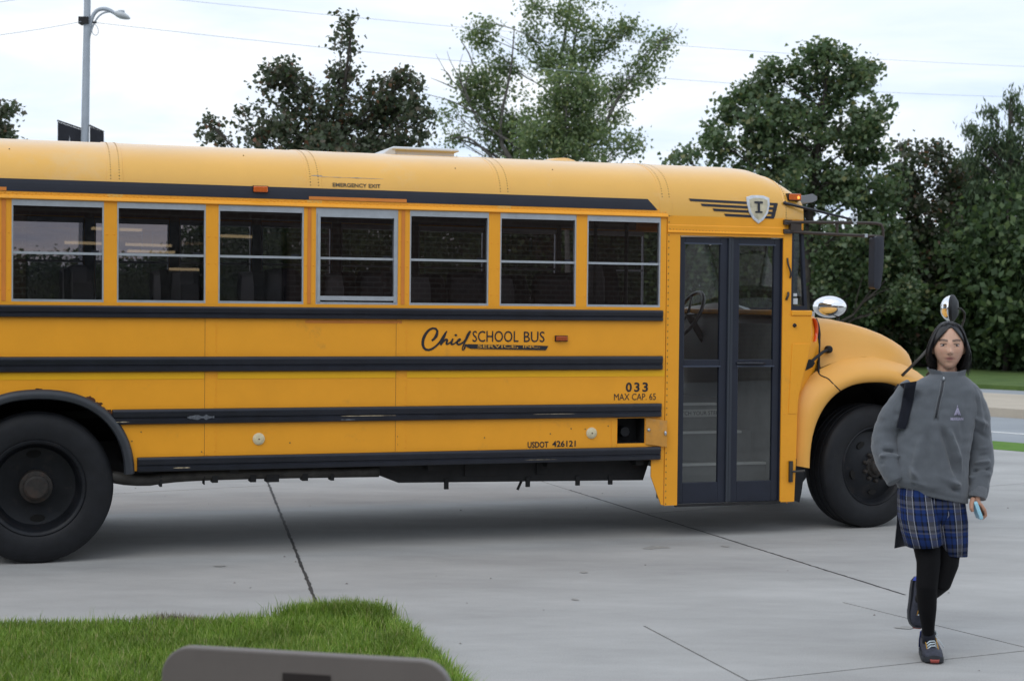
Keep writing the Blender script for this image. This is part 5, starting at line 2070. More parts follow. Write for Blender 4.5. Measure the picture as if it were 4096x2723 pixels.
def oval_mirror(c, face, stalk, sr=.013):
    """Convex mirror on a stalk; face: yaw of its glass."""
    g = MB()
    rings = []
    for q in range(8):
        t = q / 7 * math.pi / 2
        rings.append([(-.075 * (1 - math.sin(t)) * 1.0 - .02 + .075, .158 * math.sin(max(t, .02)) * math.cos(2 * math.pi * k / 28), .103 * math.sin(max(t, .02)) * math.sin(2 * math.pi * k / 28)) for k in range(28)])
    rings = [[(-(.085 * math.cos(q / 7 * math.pi / 2)), y, z) for x, y, z in r_] for q, r_ in enumerate(rings)]
    g.loft(rings, True, True)
    o = g.build('crossover_mirror', M['chrome'], bus, True, c, (0, 0, face))
    s = MB()
    s.loft([[(.0, 1.06 * .158 * math.cos(2 * math.pi * k / 28), 1.06 * .103 * math.sin(2 * math.pi * k / 28)) for k in range(28)], [(.02, 1.04 * .158 * math.cos(2 * math.pi * k / 28), 1.04 * .103 * math.sin(2 * math.pi * k / 28)) for k in range(28)], [(.05, .6 * .158 * math.cos(2 * math.pi * k / 28), .6 * .103 * math.sin(2 * math.pi * k / 28)) for k in range(28)]], True, True)
    s.build('mirror_back', M['rubber'], o, True, auto=40)
    k_ = MB()
    k_.tube(smooth_path(stalk, 14), sr, 7)
    k_.build('mirror_stalk', M['pipe'], bus, True)
    return o


oval_mirror((3.80, 2.16, 1.735), R(52), [(3.85, 2.15, 1.72), (3.90, 2.14, 1.62), (3.62, 1.95, 1.30)])
oval_mirror((3.665, .02, 1.735), R(-40), [(3.69, -.0, 1.735), (3.75, .0, 1.735), (3.79, .01, 1.70), (3.79, .03, 1.62), (3.70, .06, 1.42), (3.50, .10, 1.20)], .009)
b = MB()
b.tube([(3.215, .0, 1.205), (3.36, -.04, 1.355), (3.46, -.05, 1.46)], .012, 7)
b.build('mirror_stalk', M['pipe'], bus, True)
b = MB()
b.ell((3.60, .9, 1.43), (.035, .05, .06), 14, 10)
b.build('horn', M['black'], bus, True)
# ------------------------------------------------------------------ the student walking towards the camera
PX0, PY0, PS = 2.085, 7.73, 473.0
person = empty('person', (PX0, PY0, 0))
tag(person, 'person in grey half-zip sweatshirt, plaid shorts and black leggings walking from the bus', 'person')


def q(px, py, dy=0.0):
    """Local point of the figure from where it shows in the 2359 px view; dy = metres behind the front foot."""
    s = (PY0 + dy) / PY0
    w = at(px, py, PY0 + dy)
    return Vector((w.x - PX0, dy, w.z))


M['skin'] = bpy.data.materials.new('skin')
M['skin'].use_nodes = True
t_ = M['skin'].node_tree
b_ = t_.nodes['Principled BSDF']
at_ = t_.nodes.new('ShaderNodeAttribute')
at_.attribute_name = 'tone'
t_.links.new(at_.outputs['Color'], b_.inputs['Base Color'])
b_.inputs['Roughness'].default_value = 0.5
b_.inputs['Subsurface Weight'].default_value = 0.12
b_.inputs['Subsurface Radius'].default_value = (0.012, 0.004, 0.002)


def fabric(name, col, rough=0.95, var=0.12, vs=30, bump=0.25, bs=260, sheen=0.3):
    m = mat(name, col, rough, var=var, vscale=vs, bump=bump, bscale=bs, spec=0.2)
    m.node_tree.nodes['Principled BSDF'].inputs['Sheen Weight'].default_value = sheen
    return m


M['fleece'] = fabric('grey fleece', (0.116, 0.129, 0.146), var=0.10, vs=14)
M['legging'] = fabric('black legging', (0.0032, 0.0032, 0.0042), 0.8, sheen=0.0)
M['strap'] = fabric('navy webbing', (0.010, 0.012, 0.020), 0.7, sheen=0.05)
M['hair'] = mat('black hair', (0.006, 0.0052, 0.0065), 0.36, spec=0.5, var=0.3, vscale=40)


def remesh(o, voxel, smooth_it=0):
    m = o.modifiers.new('r', 'REMESH')
    m.mode = 'VOXEL'
    m.voxel_size = voxel
    m.use_smooth_shade = True
    if smooth_it:
        s = o.modifiers.new('s', 'SMOOTH')
        s.iterations = smooth_it
        s.factor = 0.5
    dg = bpy.context.evaluated_depsgraph_get()
    me = bpy.data.meshes.new_from_object(o.evaluated_get(dg))
    me.name = o.name
    o.modifiers.clear()
    o.data = me
    return o


def ring_(c, rx, ry, n=24, yaw=0.0, e=2.0, tilt=0.0):
    pts = []
    for k in range(n):
        a = 2 * math.pi * k / n
        x = rx * math.copysign(abs(math.cos(a)) ** (2 / e), math.cos(a))
        y = ry * math.copysign(abs(math.sin(a)) ** (2 / e), math.sin(a))
        pts.append(Vector((c[0] + x * math.cos(yaw) - y * math.sin(yaw), c[1] + x * math.sin(yaw) + y * math.cos(yaw), c[2] + tilt * x)))
    return pts


# ---- head, neck, torso core, arms, hands, legs: one skin
HY = 0.16                        # depth of the body's middle behind the front toe
HC = q(2185, 797, HY)            # centre of the head
HYAW = R(-10)
hb = MB()
rings = []
NV, NU = 40, 48
fx = Vector((math.cos(HYAW), math.sin(HYAW), 0))          # face right (image right)
fy = Vector((math.sin(HYAW), -math.cos(HYAW), 0))         # face forward


def g(x, s):
    return math.exp(-(x / s) ** 2)


FACE_Z = {}


def head_pt(th, ph):
    """th from crown to chin, ph around, 0 = face forward."""
    sx, cy_, cz = math.sin(th) * math.sin(ph), math.sin(th) * math.cos(ph), math.cos(th)
    rx, ry, rz = 0.0745, 0.098, 0.118
    x, y, z = rx * sx, ry * cy_, rz * cz
    # jaw: narrower and a little forward below the cheekbones
    if z < 0:
        t = -z / rz
        x *= 1 - 0.30 * t ** 1.7
        if y > 0:
            y = y * (1 - 0.12 * t ** 3) + .010 * t * t
        else:
            y *= 1 - .55 * t
    # temples narrower, flat face
    x *= 1 - .05 * g(z - .055, .03) * (1 if y > 0 else 0)
    if y > 0.055:
        y = 0.055 + (y - 0.055) * 0.80
    f = 1 if cy_ > 0 else 0
    if f:
        y += 0.021 * g(x, .0105) * g(z + .027, .013) + 0.010 * g(x, .009) * (1 if -.03 < z < .012 else g(min(abs(z + .03), abs(z - .012)), .012))   # nose
        y += .006 * g(abs(x) - .010, .006) * g(z + .032, .007)                                                                                # nostril wings
        y -= .0075 * g(abs(x) - .031, .013) * g(z - .006, .011)                                                                                # eye sockets
        y += .0045 * g(abs(x) - .031, .011) * g(z - .003, .0065)
        y += .004 * g(abs(x) - .028, .018) * g(z - .026, .009)                                                                                 # brows
        y += .0065 * g(x, .019) * g(z + .054, .0055) + .0065 * g(x, .017) * g(z + .066, .006) - .004 * g(x, .022) * g(z + .060, .0022)         # lips
        y += .006 * g(x, .02) * g(z + .098, .014) - .003 * g(x, .02) * g(z + .081, .006)                                                       # chin
        y += .004 * g(abs(x) - .042, .018) * g(z + .020, .02)                                                                                  # cheeks
    return x, y, z


for i in range(NV + 1):
    th = 0.03 + (math.pi - 0.06) * i / NV
    r_ = []
    for k in range(NU):
        x, y, z = head_pt(th, 2 * math.pi * k / NU)
        r_.append(HC + fx * x + fy * y + Vector((0, 0, z)))
    rings.append(r_)
hb.loft(rings)
for s in (-1, 1):                                                    # ears
    e = HC + fx * (.073 * s) - fy * .012 + Vector((0, 0, -.012))
    hb.ell(e, (.011, .018, .030), 12, 8)
nb = q(2183, 905, HY + .02)
hb.tube([HC + Vector((0, .018, -.05)), HC + Vector((0, .024, -.10)), nb], [.052, .047, .056], 16)
hb.loft([ring_(q(2175, 905, HY), .09, .07), ring_(q(2168, 940, HY), .155, .09), ring_(q(2150, 1000, HY), .15, .10), ring_(q(2140, 1090, HY), .14, .095), ring_(q(2146, 1150, HY), .145, .10), ring_(q(2150, 1190, HY), .13, .09)])
AL = [q(2088, 915, HY), q(2063, 957, HY + .02), q(2036, 1006, HY + .05), q(2044, 1060, HY - .02), q(2066, 1108, HY - .06), q(2082, 1135, HY - .06)]
AR = [q(2236, 915, HY), q(2250, 970, HY + .02), q(2257, 1030, HY + .03), q(2256, 1090, HY), q(2250, 1143, HY - .05)]
hb.tube(AL[:5], [.055, .045, .042, .036, .028], 14)
hb.tube(AR, [.055, .045, .042, .036, .027], 14)
WR = AR[-1]
# right-hand side hand: back of the hand outwards, thumb in front, fingers closing round the phone
H0 = q(2250, 1140, HY - .06)
H1 = q(2253, 1164, HY - .075)
H2 = q(2262, 1178, HY - .075)
hb.tube([H0, q(2250, 1152, HY - .065), H1, H2], [.026, .027, .027, .016], 12, flat=.62)
hb.tube([q(2242, 1148, HY - .085), q(2238, 1160, HY - .105), q(2238, 1171, HY - .115), q(2241, 1178, HY - .115)], [.013, .0115, .0105, .008], 10)
FING = [((2258, 1160), (2268, 1174), (2271, 1186), (2264, 1194), -.10), ((2259, 1162), (2269, 1177), (2270, 1188), (2260, 1195), -.080), ((2258, 1165), (2267, 1179), (2268, 1189), (2256, 1195), -.060), ((2256, 1166), (2263, 1179), (2263, 1188), (2252, 1192), -.042)]
for k, (a, c, d, e, dy) in enumerate(FING):
    hb.tube([q(*a, HY + dy), q(*c, HY + dy - .004), q(*d, HY + dy), q(*e, HY + dy + .003)], [.0098 - .0006 * k, .0094 - .0006 * k, .0088 - .0006 * k, .0070], 8)
LEG1 = [q(2118, 1180, .14), q(2134, 1250, .11), q(2139, 1295, .08), q(2135, 1350, .06), q(2136, 1402, .09), q(2138, 1440, .12), q(2139, 1462, .13), q(2140, 1480, .13)]
R1 = [.085, .068, .058, .052, .0455, .033, .029, .030]
LEG2 = [q(2182, 1180, .16), q(2184, 1250, .16), q(2182, 1300, .14), q(2168, 1342, .12), q(2150, 1358, .24), q(2128, 1372, .40), q(2120, 1380, .47)]
R2 = [.085, .066, .056, .050, .045, .036, .030]
hb.tube(LEG1, [r - .006 for r in R1], 16)
hb.tube(LEG2, [r - .006 for r in R2], 16)
hb.ell(q(2148, 1165, HY), (.145, .095, .10), 24, 14)
body = hb.build('body', M['skin'], person, True)
remesh(body, 0.0036)
me = body.data
co = np.empty(len(me.vertices) * 3, np.float32)
me.vertices.foreach_get('co', co)
co = co.reshape(-1, 3)
rel = co - np.array(HC)
lx = rel @ np.array(fx)
ly = rel @ np.array(fy)
lz = rel[:, 2]
tone = np.ones((len(co), 4), np.float32)
tone[:, :3] = (0.62, 0.375, 0.265)
front = ly > 0.03


def paint(mask, col, k=1.0):
    mask = np.clip(mask, 0, 1)[:, None] * k
    tone[:, :3] = tone[:, :3] * (1 - mask) + np.array(col) * mask


G = lambda v, s: np.exp(-(v / s) ** 2)
paint(front * np.maximum(0, G(np.abs(lx) - .040, .022) * G(lz + .024, .022)), (0.56, 0.27, 0.19), .35)
paint(front * (G(lx, .021) ** 1 * G(lz + .060, .0095)), (0.36, 0.11, 0.10), .95)
paint(front * (G(lx, .026) * G(lz + .0600, .0020)), (0.10, 0.03, 0.03), .8)
br = front * np.where((np.abs(lx) > .011) & (np.abs(lx) < .052), 1.0, 0.0) * G(lz - (.0275 + .004 * G(np.abs(lx) - .034, .016)), .0050)
paint(br, (0.018, 0.012, 0.011), .95)
ey = front * np.where((np.abs(lx) > .016) & (np.abs(lx) < .047), 1.0, 0.0) * G(lz - .0108, .0026)
paint(ey, (0.014, 0.009, 0.009), 1.0)
paint(front * np.where((np.abs(lx) > .017) & (np.abs(lx) < .046), 1.0, 0.0) * G(lz + .0008, .0022), (0.20, 0.10, 0.085), .6)
paint(front * G(np.abs(lx) - .0085, .0035) * G(lz + .0385, .0028), (0.08, 0.03, 0.025), .8)
hand = co[:, 2] < 0.95
paint(hand * 1.0, (0.42, 0.215, 0.14), .8)
ca_ = me.color_attributes.new('tone', 'FLOAT_COLOR', 'POINT')
ca_.data.foreach_set('color', tone.reshape(-1))
# eyes: dark irises set in narrow lids
for s in (-1, 1):
    e = MB()
    c = HC + fx * (.0315 * s) + fy * .0752 + Vector((0, 0, .0052))
    e.ell(c, (.0132, .0062, .0050), 16, 10)
    eo = e.build('eye', mat('eye white', (0.40, 0.35, 0.33), .3) if 'eye white' not in bpy.data.materials else bpy.data.materials['eye white'], person, True)
    e = MB()
    e.ell(c + fy * .0034, (.0064, .0042, .0052), 12, 8)
    e.build('iris', mat('iris', (0.008, 0.005, 0.004), .15) if 'iris' not in bpy.data.materials else bpy.data.materials['iris'], eo, True)

# ---- hair: parted bob of separate locks
rnd = random.Random(5)
hm = MB()
SK = (.084, .106, .122)
PART = HC + Vector((-.002, -.01, 0))


def skull(u, v, k=1.0):
    """u angle around (0 = face forward, + image right), v angle down from the crown."""
    return HC + Vector((0, 0, .004)) + fx * (SK[0] * k * math.sin(v) * math.sin(u)) + fy * (SK[1] * k * math.sin(v) * math.cos(u) - .004) + Vector((0, 0, SK[2] * k * math.cos(v)))


cap_rings = []
for i in range(10):
    v = 0.05 + 1.62 * i / 9
    cap_rings.append([skull(u, v * (1.0 if abs(math.atan2(math.sin(u), math.cos(u))) > 1.25 else min(1.0, .43 + .57 * max(0, abs(math.atan2(math.sin(u), math.cos(u)) - .06) - .10) / 1.12)), .985) for u in [2 * math.pi * k / 96 for k in range(96)]])
hm.loft(cap_rings, True, True)
# solid fall of hair at the back and the sides
fall = []
for i in range(9):
    t = i / 8
    z = .01 - t * .125
    rx = .092 + .010 * math.sin(t * 2.4) - .036 * t * t
    ry = .104 - .035 * t
    fall.append([HC + Vector((0, 0, z)) + fx * (rx * math.sin(u)) + fy * (ry * math.cos(u) - .012) for u in [1.55 + (2 * math.pi - 1.55 - 1.95) * k / 30 for k in range(31)]])
inner = [[HC + (p - HC) * .90 + Vector((0, 0, (p.z - HC.z) * .1)) for p in r_] for r_ in fall]
hm.loft([a + c[::-1] for a, c in zip(fall, inner)])
for k in range(620):
    side = rnd.choice((-1, 1))
    s0 = rnd.uniform(-.75, 1.0)                       # along the parting, front to back
    p0 = skull(0.0 if s0 < 0 else math.pi, abs(s0) * .62, 1.0) + fx * (-.004)
    u1 = side * rnd.uniform(.50 + .9 * max(0, s0), 1.25 + 1.7 * max(0, s0 + .3)) if s0 < .75 else side * rnd.uniform(1.6, 3.1)
    u1 = max(-3.1, min(3.1, u1))
    if k % 4 == 0:
        s0 = rnd.uniform(-.85, -.3)
        p0 = skull(0.0, abs(s0) * .50, 1.0) - fx * .002
        u1 = side * rnd.uniform(.60, 1.1)
    front_ = abs(u1) < 1.15
    v1 = rnd.uniform(1.0, 1.35)
    ue = math.copysign(max(abs(u1) + .15, rnd.uniform(1.62, 1.95)), u1) if front_ else u1 * 1.02
    kk = rnd.uniform(.985, 1.05) if rnd.random() > .06 else rnd.uniform(1.05, 1.09)
    if side < 0 and front_:
        ue = -rnd.uniform(1.80, 2.25)
    elif front_:
        ue = rnd.uniform(1.42, 1.80)
    p1 = skull(u1 * .75, .62, kk)
    p2 = skull(u1 if not front_ else u1 * .25 + ue * .75, v1, kk)
    L_ = (rnd.uniform(-.130, -.075) if side < 0 else rnd.uniform(-.155, -.065)) + (.03 if rnd.random() < .2 else 0)
    rr = rnd.uniform(.090, .112)
    p3 = HC + fx * (rr * .99 * math.sin(ue)) + fy * (.100 * math.cos(ue) - .006) + Vector((0, 0, -.03))
    p4 = HC + fx * ((rr * .93 + rnd.uniform(-.010, .010)) * math.sin(ue)) + fy * (.085 * math.cos(ue) - .004) + Vector((0, 0, -.075))
    p5 = HC + fx * ((rr * .78 + rnd.uniform(-.026, .026)) * math.sin(ue)) + fy * (.07 * math.cos(ue)) + Vector((0, 0, L_))
    pth = smooth_path([p0, p1, p2, p3, p4, p5], 13)
    w = rnd.uniform(.0022, .0058)
    hm.tube(pth, [w * .6, w] + [w] * 6 + [w * .85, w * .7, w * .5, w * .3, w * .08], 5, flat=.55)
hm.build('hair', M['hair'], person, True, fix=True)

# ---- sweatshirt
sm = MB()
TR = [(2183, 855, .074, .070), (2181, 864, .088, .074), (2178, 873, .122, .080), (2174, 884, .155, .088), (2171, 897, .178, .095), (2169, 912, .185, .102), (2166, 932, .198, .115), (2158, 975, .188, .130), (2148, 1020, .186, .138), (2141, 1060, .192, .145), (2137, 1095, .196, .150), (2140, 1114, .192, .148), (2145, 1126, .184, .143), (2148, 1132, .174, .135), (2149, 1142, .172, .134)]
rings = []
for k, (px, py, rx, ry) in enumerate(TR):
    tilt = 0.0 if k < 10 else -.20 * min(1, (k - 9) / 3)
    rings.append(ring_(q(px, py, HY + .005), rx, ry, 36, 0, 2.2 if k > 3 else 2.0, tilt))
sm.loft(rings)


sw = sm.build('sweatshirt', M['fleece'], person, True)


def seg(p, a, c):
    a, c = np.array(a), np.array(c)
    v = c - a
    t = np.clip(((p - a) @ v) / (v @ v), 0, 1)
    return t, np.linalg.norm(p - (a + t[:, None] * v), axis=1)


def drape(o, folds, voxel, it, flat_above=9.0, flat_below=-1.0):
    """Remesh a garment piece and press folds (view segments, width, height, depth) into it."""
    remesh(o, voxel, it)
    me = o.data
    n_ = len(me.vertices)
    co = np.empty(n_ * 3, np.float32)
    me.vertices.foreach_get('co', co)
    co = co.reshape(-1, 3)
    no = np.empty(n_ * 3, np.float32)
    me.vertices.foreach_get('normal', no)
    no = no.reshape(-1, 3)
    d = np.zeros(n_)
    for a, c, w, h, dy in folds:
        t, r = seg(co, q(*a, dy), q(*c, dy))
        d += 1.45 * h * np.exp(-(r / w) ** 2) * np.clip(np.minimum(t, 1 - t) / .2 + .2, 0, 1)
    nz = np.array([noise.noise(Vector(p_) * 8) * .008 + noise.noise(Vector((p_[0] * 20, p_[1] * 20, p_[2] * 26))) * .004 for p_ in co.tolist()])
    low = np.clip((flat_above - co[:, 2]) / .05, 0, 1) * np.clip((co[:, 2] - flat_below) / .04, 0, 1)
    me.vertices.foreach_set('co', (co + no * ((d + nz) * low)[:, None]).reshape(-1).astype(np.float32))
    me.update()


F = HY - .125
BF = [((2185, 985), (2224, 1092), .014, .016), ((2170, 985), (2206, 1100), .016, -.016), ((2122, 1000), (2100, 1110), .018, .012), ((2140, 985), (2132, 1120), .018, -.010), ((2160, 1000), (2166, 1110), .014, .008), ((2216, 950), (2230, 1050), .014, -.014), ((2098, 960), (2085, 1050), .014, -.014), ((2080, 1060), (2124, 1112), .012, .013), ((2072, 1078), (2110, 1122), .010, -.010), ((2148, 1092), (2222, 1122), .012, .015), ((2148, 1108), (2222, 1136), .010, -.014), ((2090, 1108), (2160, 1124), .012, .013), ((2196, 905), (2226, 960), .012, -.008), ((2140, 905), (2118, 965), .012, -.008), ((2064, 1106), (2226, 1136), .007, -.010), ((2200, 1040), (2232, 1100), .012, .010)]
drape(sw, [f_ + (F,) for f_ in BF], .0055, 4, 1.39, .82)
SLEEVES = []


def sleeve(path, rad, folds):
    b = MB()
    p_ = smooth_path(path, 20)
    b.tube(p_, [interp([(i / (len(rad) - 1), r) for i, r in enumerate(rad)], k / 19) for k in range(20)], 20)
    o = b.build('sleeve', M['fleece'], sw, True)
    drape(o, folds, .0052, 3)
    return o


SL = [((2006, 985), (2060, 1000), .010, .015), ((2006, 1000), (2064, 1014), .008, -.015), ((2010, 1016), (2066, 1026), .009, .016), ((2014, 1034), (2068, 1040), .008, -.015), ((2022, 1050), (2074, 1052), .009, .015), ((2030, 1068), (2078, 1066), .008, -.014), ((2040, 1086), (2084, 1080), .009, .013), ((2020, 945), (2074, 975), .012, .010), ((2030, 930), (2076, 960), .010, -.010), ((2060, 900), (2062, 990), .012, -.008)]
SR = [((2230, 1038), (2288, 1028), .010, .013), ((2230, 1054), (2288, 1044), .008, -.013), ((2232, 1070), (2286, 1060), .009, .015), ((2234, 1086), (2282, 1080), .008, -.015), ((2232, 1102), (2280, 1092), .009, .016), ((2232, 1117), (2278, 1110), .008, -.015), ((2236, 990), (2284, 1012), .012, -.011), ((2232, 955), (2280, 982), .012, .010), ((2250, 900), (2266, 1000), .010, .008)]
SLEEVES.append(sleeve([q(2106, 893, HY), q(2090, 905, HY)] + AL[:5], [.056, .067, .073, .068, .068, .060, .047], [f_ + (HY - .06,) for f_ in SL]))
SLEEVES.append(sleeve([q(2216, 893, HY), q(2228, 903, HY)] + AR[:5], [.056, .066, .072, .066, .064, .060, .048], [f_ + (HY - .05,) for f_ in SR]))
M['rib'] = fabric('grey ribbing', (0.145, 0.158, 0.176), bump=.5, bs=500)
cm = MB()
cm.tube([q(2253, 1126, HY - .035), q(2250, 1140, HY - .05), q(2249, 1147, HY - .055)], [.053, .050, .047], 20)
cm.build('cuff', M['rib'], sw, True, auto=50)
# stand collar open at the neck, zip
cl = MB()
n1 = 32
rr = []
for (px, py, rx, ry, op) in [(2184, 884, .083, .076, .0), (2184, 872, .080, .074, .10), (2183, 860, .088, .076, .32), (2181, 849, .097, .080, .55)]:
    ring = []
    for k in range(n1 + 1):
        a = -math.pi / 2 + op + (2 * math.pi - 2 * op) * k / n1
        dip = -.012 * g(((a + math.pi / 2 + math.pi) % (2 * math.pi)) - math.pi, .9)
        c = q(px, py, HY + .008)
        ring.append(Vector((c.x + rx * math.cos(a), c.y + ry * math.sin(a), c.z + dip * (1 if op else 0) + (.012 * max(0, math.sin(a)) if op > .2 else 0))))
    rr.append(ring)
inn = [[Vector((p.x * .0 + (HC.x + (p.x - HC.x) * .93), HY + (p.y - HY) * .93, p.z)) for p in r_] for r_ in rr]
for r_, i_ in ((rr, inn),):
    allr = r_ + i_[::-1]
    cl.loft(allr, closed=False, caps=False)
co_ = cl.build('collar', M['fleece'], sw, True, auto=60)
m_ = co_.modifiers.new('t', 'SOLIDIFY')
m_.thickness = .004


def on_front(px, py, off=0.003):
    """Point on the front of the sweatshirt at a view position."""
    o_ = Vector(at(px, py, PY0)) - Vector((0, 0, EYE))
    org = Vector((-PX0, -PY0, EYE))
    dr = o_.normalized()
    best = None
    for o in [sw] + SLEEVES:
        ok, loc, nor, idx = o.ray_cast(org, dr)
        if ok and (best is None or (loc - org).length < (best - org).length):
            best = loc
    return (best if best is not None else q(px, py, F)) - dr * off


bpy.context.view_layer.update()
zp = MB()
zl = [on_front(2173, 876, .004), on_front(2171, 890, .003), on_front(2168, 905, .003), on_front(2163, 925, .003), on_front(2159, 945, .003), on_front(2156, 962, .003)]
zp.tube(zl, .0035, 6)
zp.build('zip', mat('zip teeth', (0.02, 0.022, 0.028), .4), sw, True)
for dx in (-4, 4):
    zt = MB()
    zt.tube([on_front(x + dx, y, .001) for x, y in ((2172, 878), (2168, 905), (2163, 925), (2159, 945), (2156, 966))], .0035, 6)
    zt.build('zip_edge', M['rib'], sw, True)
zt = MB()
zt.ell(on_front(2174, 872, .008), (.005, .004, .009), 8, 6)
zt.build('zip_pull', M['alu'], sw, True)
M['thread'] = mat('lilac thread', (0.40, 0.38, 0.52), .7)
vs, fs = fit_text('MARIAN', 2190, 2219, 0, 7, bold=.02)
lt = MB()
lt.add([on_front(x, 968 - y, .003) for x, y in vs], fs)
lt.build('chest_lettering', M['thread'], sw, fix=False)
em = MB()
for a, c, w in (((2199, 957), (2206, 940), 1.6), ((2206, 940), (2212, 957), 1.6), ((2203, 956), (2206, 946), 1.2), ((2206, 946), (2208, 956), 1.2), ((2205, 938), (2206, 934), 1.0)):
    n2 = 5
    L1 = [on_front(a[0] + (c[0] - a[0]) * i / n2, a[1] + (c[1] - a[1]) * i / n2, .003) for i in range(n2 + 1)]
    em.tube(L1, w * .0021, 5)
em.build('chest_emblem', M['thread'], sw, True)

# ---- plaid shorts
def plaid():
    m = bpy.data.materials.new('blue grey plaid')
    m.use_nodes = True
    t = m.node_tree
    b = t.nodes['Principled BSDF']
    b.inputs['Roughness'].default_value = .9
    b.inputs['Specular IOR Level'].default_value = .15
    uv = t.nodes.new('ShaderNodeUVMap')
    sp = t.nodes.new('ShaderNodeSeparateXYZ')
    t.links.new(uv.outputs[0], sp.inputs[0])

    def ramp(sock, per, stops, off=0.0):
        a = t.nodes.new('ShaderNodeMath'); a.operation = 'MULTIPLY_ADD'
        a.inputs[1].default_value = 1 / per
        a.inputs[2].default_value = off
        t.links.new(sock, a.inputs[0])
        f = t.nodes.new('ShaderNodeMath'); f.operation = 'FRACT'
        t.links.new(a.outputs[0], f.inputs[0])
        r = t.nodes.new('ShaderNodeValToRGB')
        r.color_ramp.interpolation = 'CONSTANT'
        e = r.color_ramp.elements
        e[0].position, e[0].color = stops[0][0], (*stops[0][1], 1)
        e[1].position, e[1].color = stops[1][0], (*stops[1][1], 1)
        for p, c in stops[2:]:
            k = e.new(p)
            k.color = (*c, 1)
        t.links.new(f.outputs[0], r.inputs[0])
        return r.outputs[0]
    BL, BK, GR, WH = (0.015, 0.036, 0.140), (0.010, 0.013, 0.022), (0.100, 0.102, 0.122), (0.34, 0.36, 0.43)
    v = ramp(sp.outputs['X'], .104, [(0, BL), (.10, BK), (.18, BL), (.34, BK), (.42, WH), (.45, GR), (.76, WH), (.79, BK), (.88, BL)])
    h = ramp(sp.outputs['Y'], .118, [(0, BL), (.24, BK), (.34, BL), (.48, GR), (.55, BK), (.66, GR), (.82, BK)], .1)
    mm = t.nodes.new('ShaderNodeMixRGB')
    mm.inputs['Fac'].default_value = .48
    t.links.new(v, mm.inputs['Color1'])
    t.links.new(h, mm.inputs['Color2'])
    wh = ramp(sp.outputs['X'], .104, [(0, (0, 0, 0)), (.42, (.7, .7, .7)), (.45, (0, 0, 0)), (.76, (.7, .7, .7)), (.79, (0, 0, 0))])
    m2 = t.nodes.new('ShaderNodeMixRGB')
    t.links.new(wh, m2.inputs['Fac'])
    t.links.new(mm.outputs[0], m2.inputs['Color1'])
    m2.inputs['Color2'].default_value = (*WH, 1)
    t.links.new(m2.outputs[0], b.inputs['Base Color'])
    return m


M['plaid'] = plaid()


def cloth_loft(name, rings, m, parent, off=0.0, thick=.003):
    """Open-ended loft with a UV map in metres."""
    b = MB()
    n = len(rings[0])
    b.loft([r + [r[0]] for r in rings], closed=False, caps=False)
    o = b.build(name, m, parent, True)
    uvl = o.data.uv_layers.new(name='UVMap')
    per = sum((rings[0][(k + 1) % n] - rings[0][k]).length for k in range(n))
    acc = [0.0]
    r_ = rings[len(rings) // 2]
    for k in range(n):
        acc.append(acc[-1] + (r_[(k + 1) % n] - r_[k]).length)
    for p in o.data.polygons:
        for li in p.loop_indices:
            vi = o.data.loops[li].vertex_index
            i, j = divmod(vi, n + 1)
            uvl.data[li].uv = (acc[j] + off, rings[i][j % n].z)
    s = o.modifiers.new('t', 'SOLIDIFY')
    s.thickness = thick
    s.offset = -1
    return o


def leg_rings(pts, n=40, pleat=.006, ph=0.0, seed=0):
    rs = []
    for i, (px, py, dy, rx, ry, tilt) in enumerate(pts):
        c = q(px, py, dy)
        t = i / (len(pts) - 1)
        r_ = []
        for k in range(n):
            a = 2 * math.pi * k / n
            w = 1 + (pleat / .08) * t * (math.sin(3 * a + ph) * .6 + .5 * math.sin(5 * a + 1.3 * ph + t))
            r_.append(Vector((c.x + rx * w * math.cos(a), c.y + ry * w * math.sin(a), c.z + tilt * rx * math.cos(a))))
        rs.append(r_)
    return rs


sh1 = cloth_loft('shorts', leg_rings([(2112, 1110, HY, .084, .100, 0), (2113, 1140, HY - .01, .096, .114, 0), (2118, 1190, HY - .03, .102, .118, 0), (2124, 1225, HY - .04, .098, .112, .02), (2130, 1255, HY - .05, .090, .108, .10)], ph=.4), M['plaid'], person, .033)
sh2 = cloth_loft('leg', leg_rings([(2176, 1128, HY, .084, .102, 0), (2178, 1152, HY, .092, .110, 0), (2183, 1200, HY + .015, .094, .112, 0), (2187, 1245, HY + .025, .084, .110, -.06), (2189, 1275, HY + .03, .076, .106, -.10)], ph=2.2), M['plaid'], sh1, .065)
cloth_loft('yoke', leg_rings([(2146, 1122, HY, .140, .098, 0), (2147, 1150, HY, .158, .108, 0), (2148, 1180, HY, .150, .110, 0), (2150, 1205, HY + .01, .10, .09, 0), (2152, 1220, HY + .02, .04, .06, 0)], pleat=.002), M['plaid'], sh1, .0)
fp = MB()
fl_ = [[q(2068, 1125, HY + .06), q(2066, 1200, HY + .09), q(2060, 1262, HY + .11)], [q(2080, 1125, HY + .12), q(2080, 1200, HY + .14), q(2078, 1258, HY + .15)], [q(2098, 1125, HY + .13), q(2096, 1200, HY + .15), q(2094, 1256, HY + .16)]]
fp.loft(fl_, closed=False, caps=False)
fo = fp.build('back_panel', fabric('shaded plaid back', (0.012, 0.014, 0.024), .9), sh1, True)  # back of the plaid, its shadow put into a flat dark colour
m_ = fo.modifiers.new('t', 'SOLIDIFY')
m_.thickness = .004

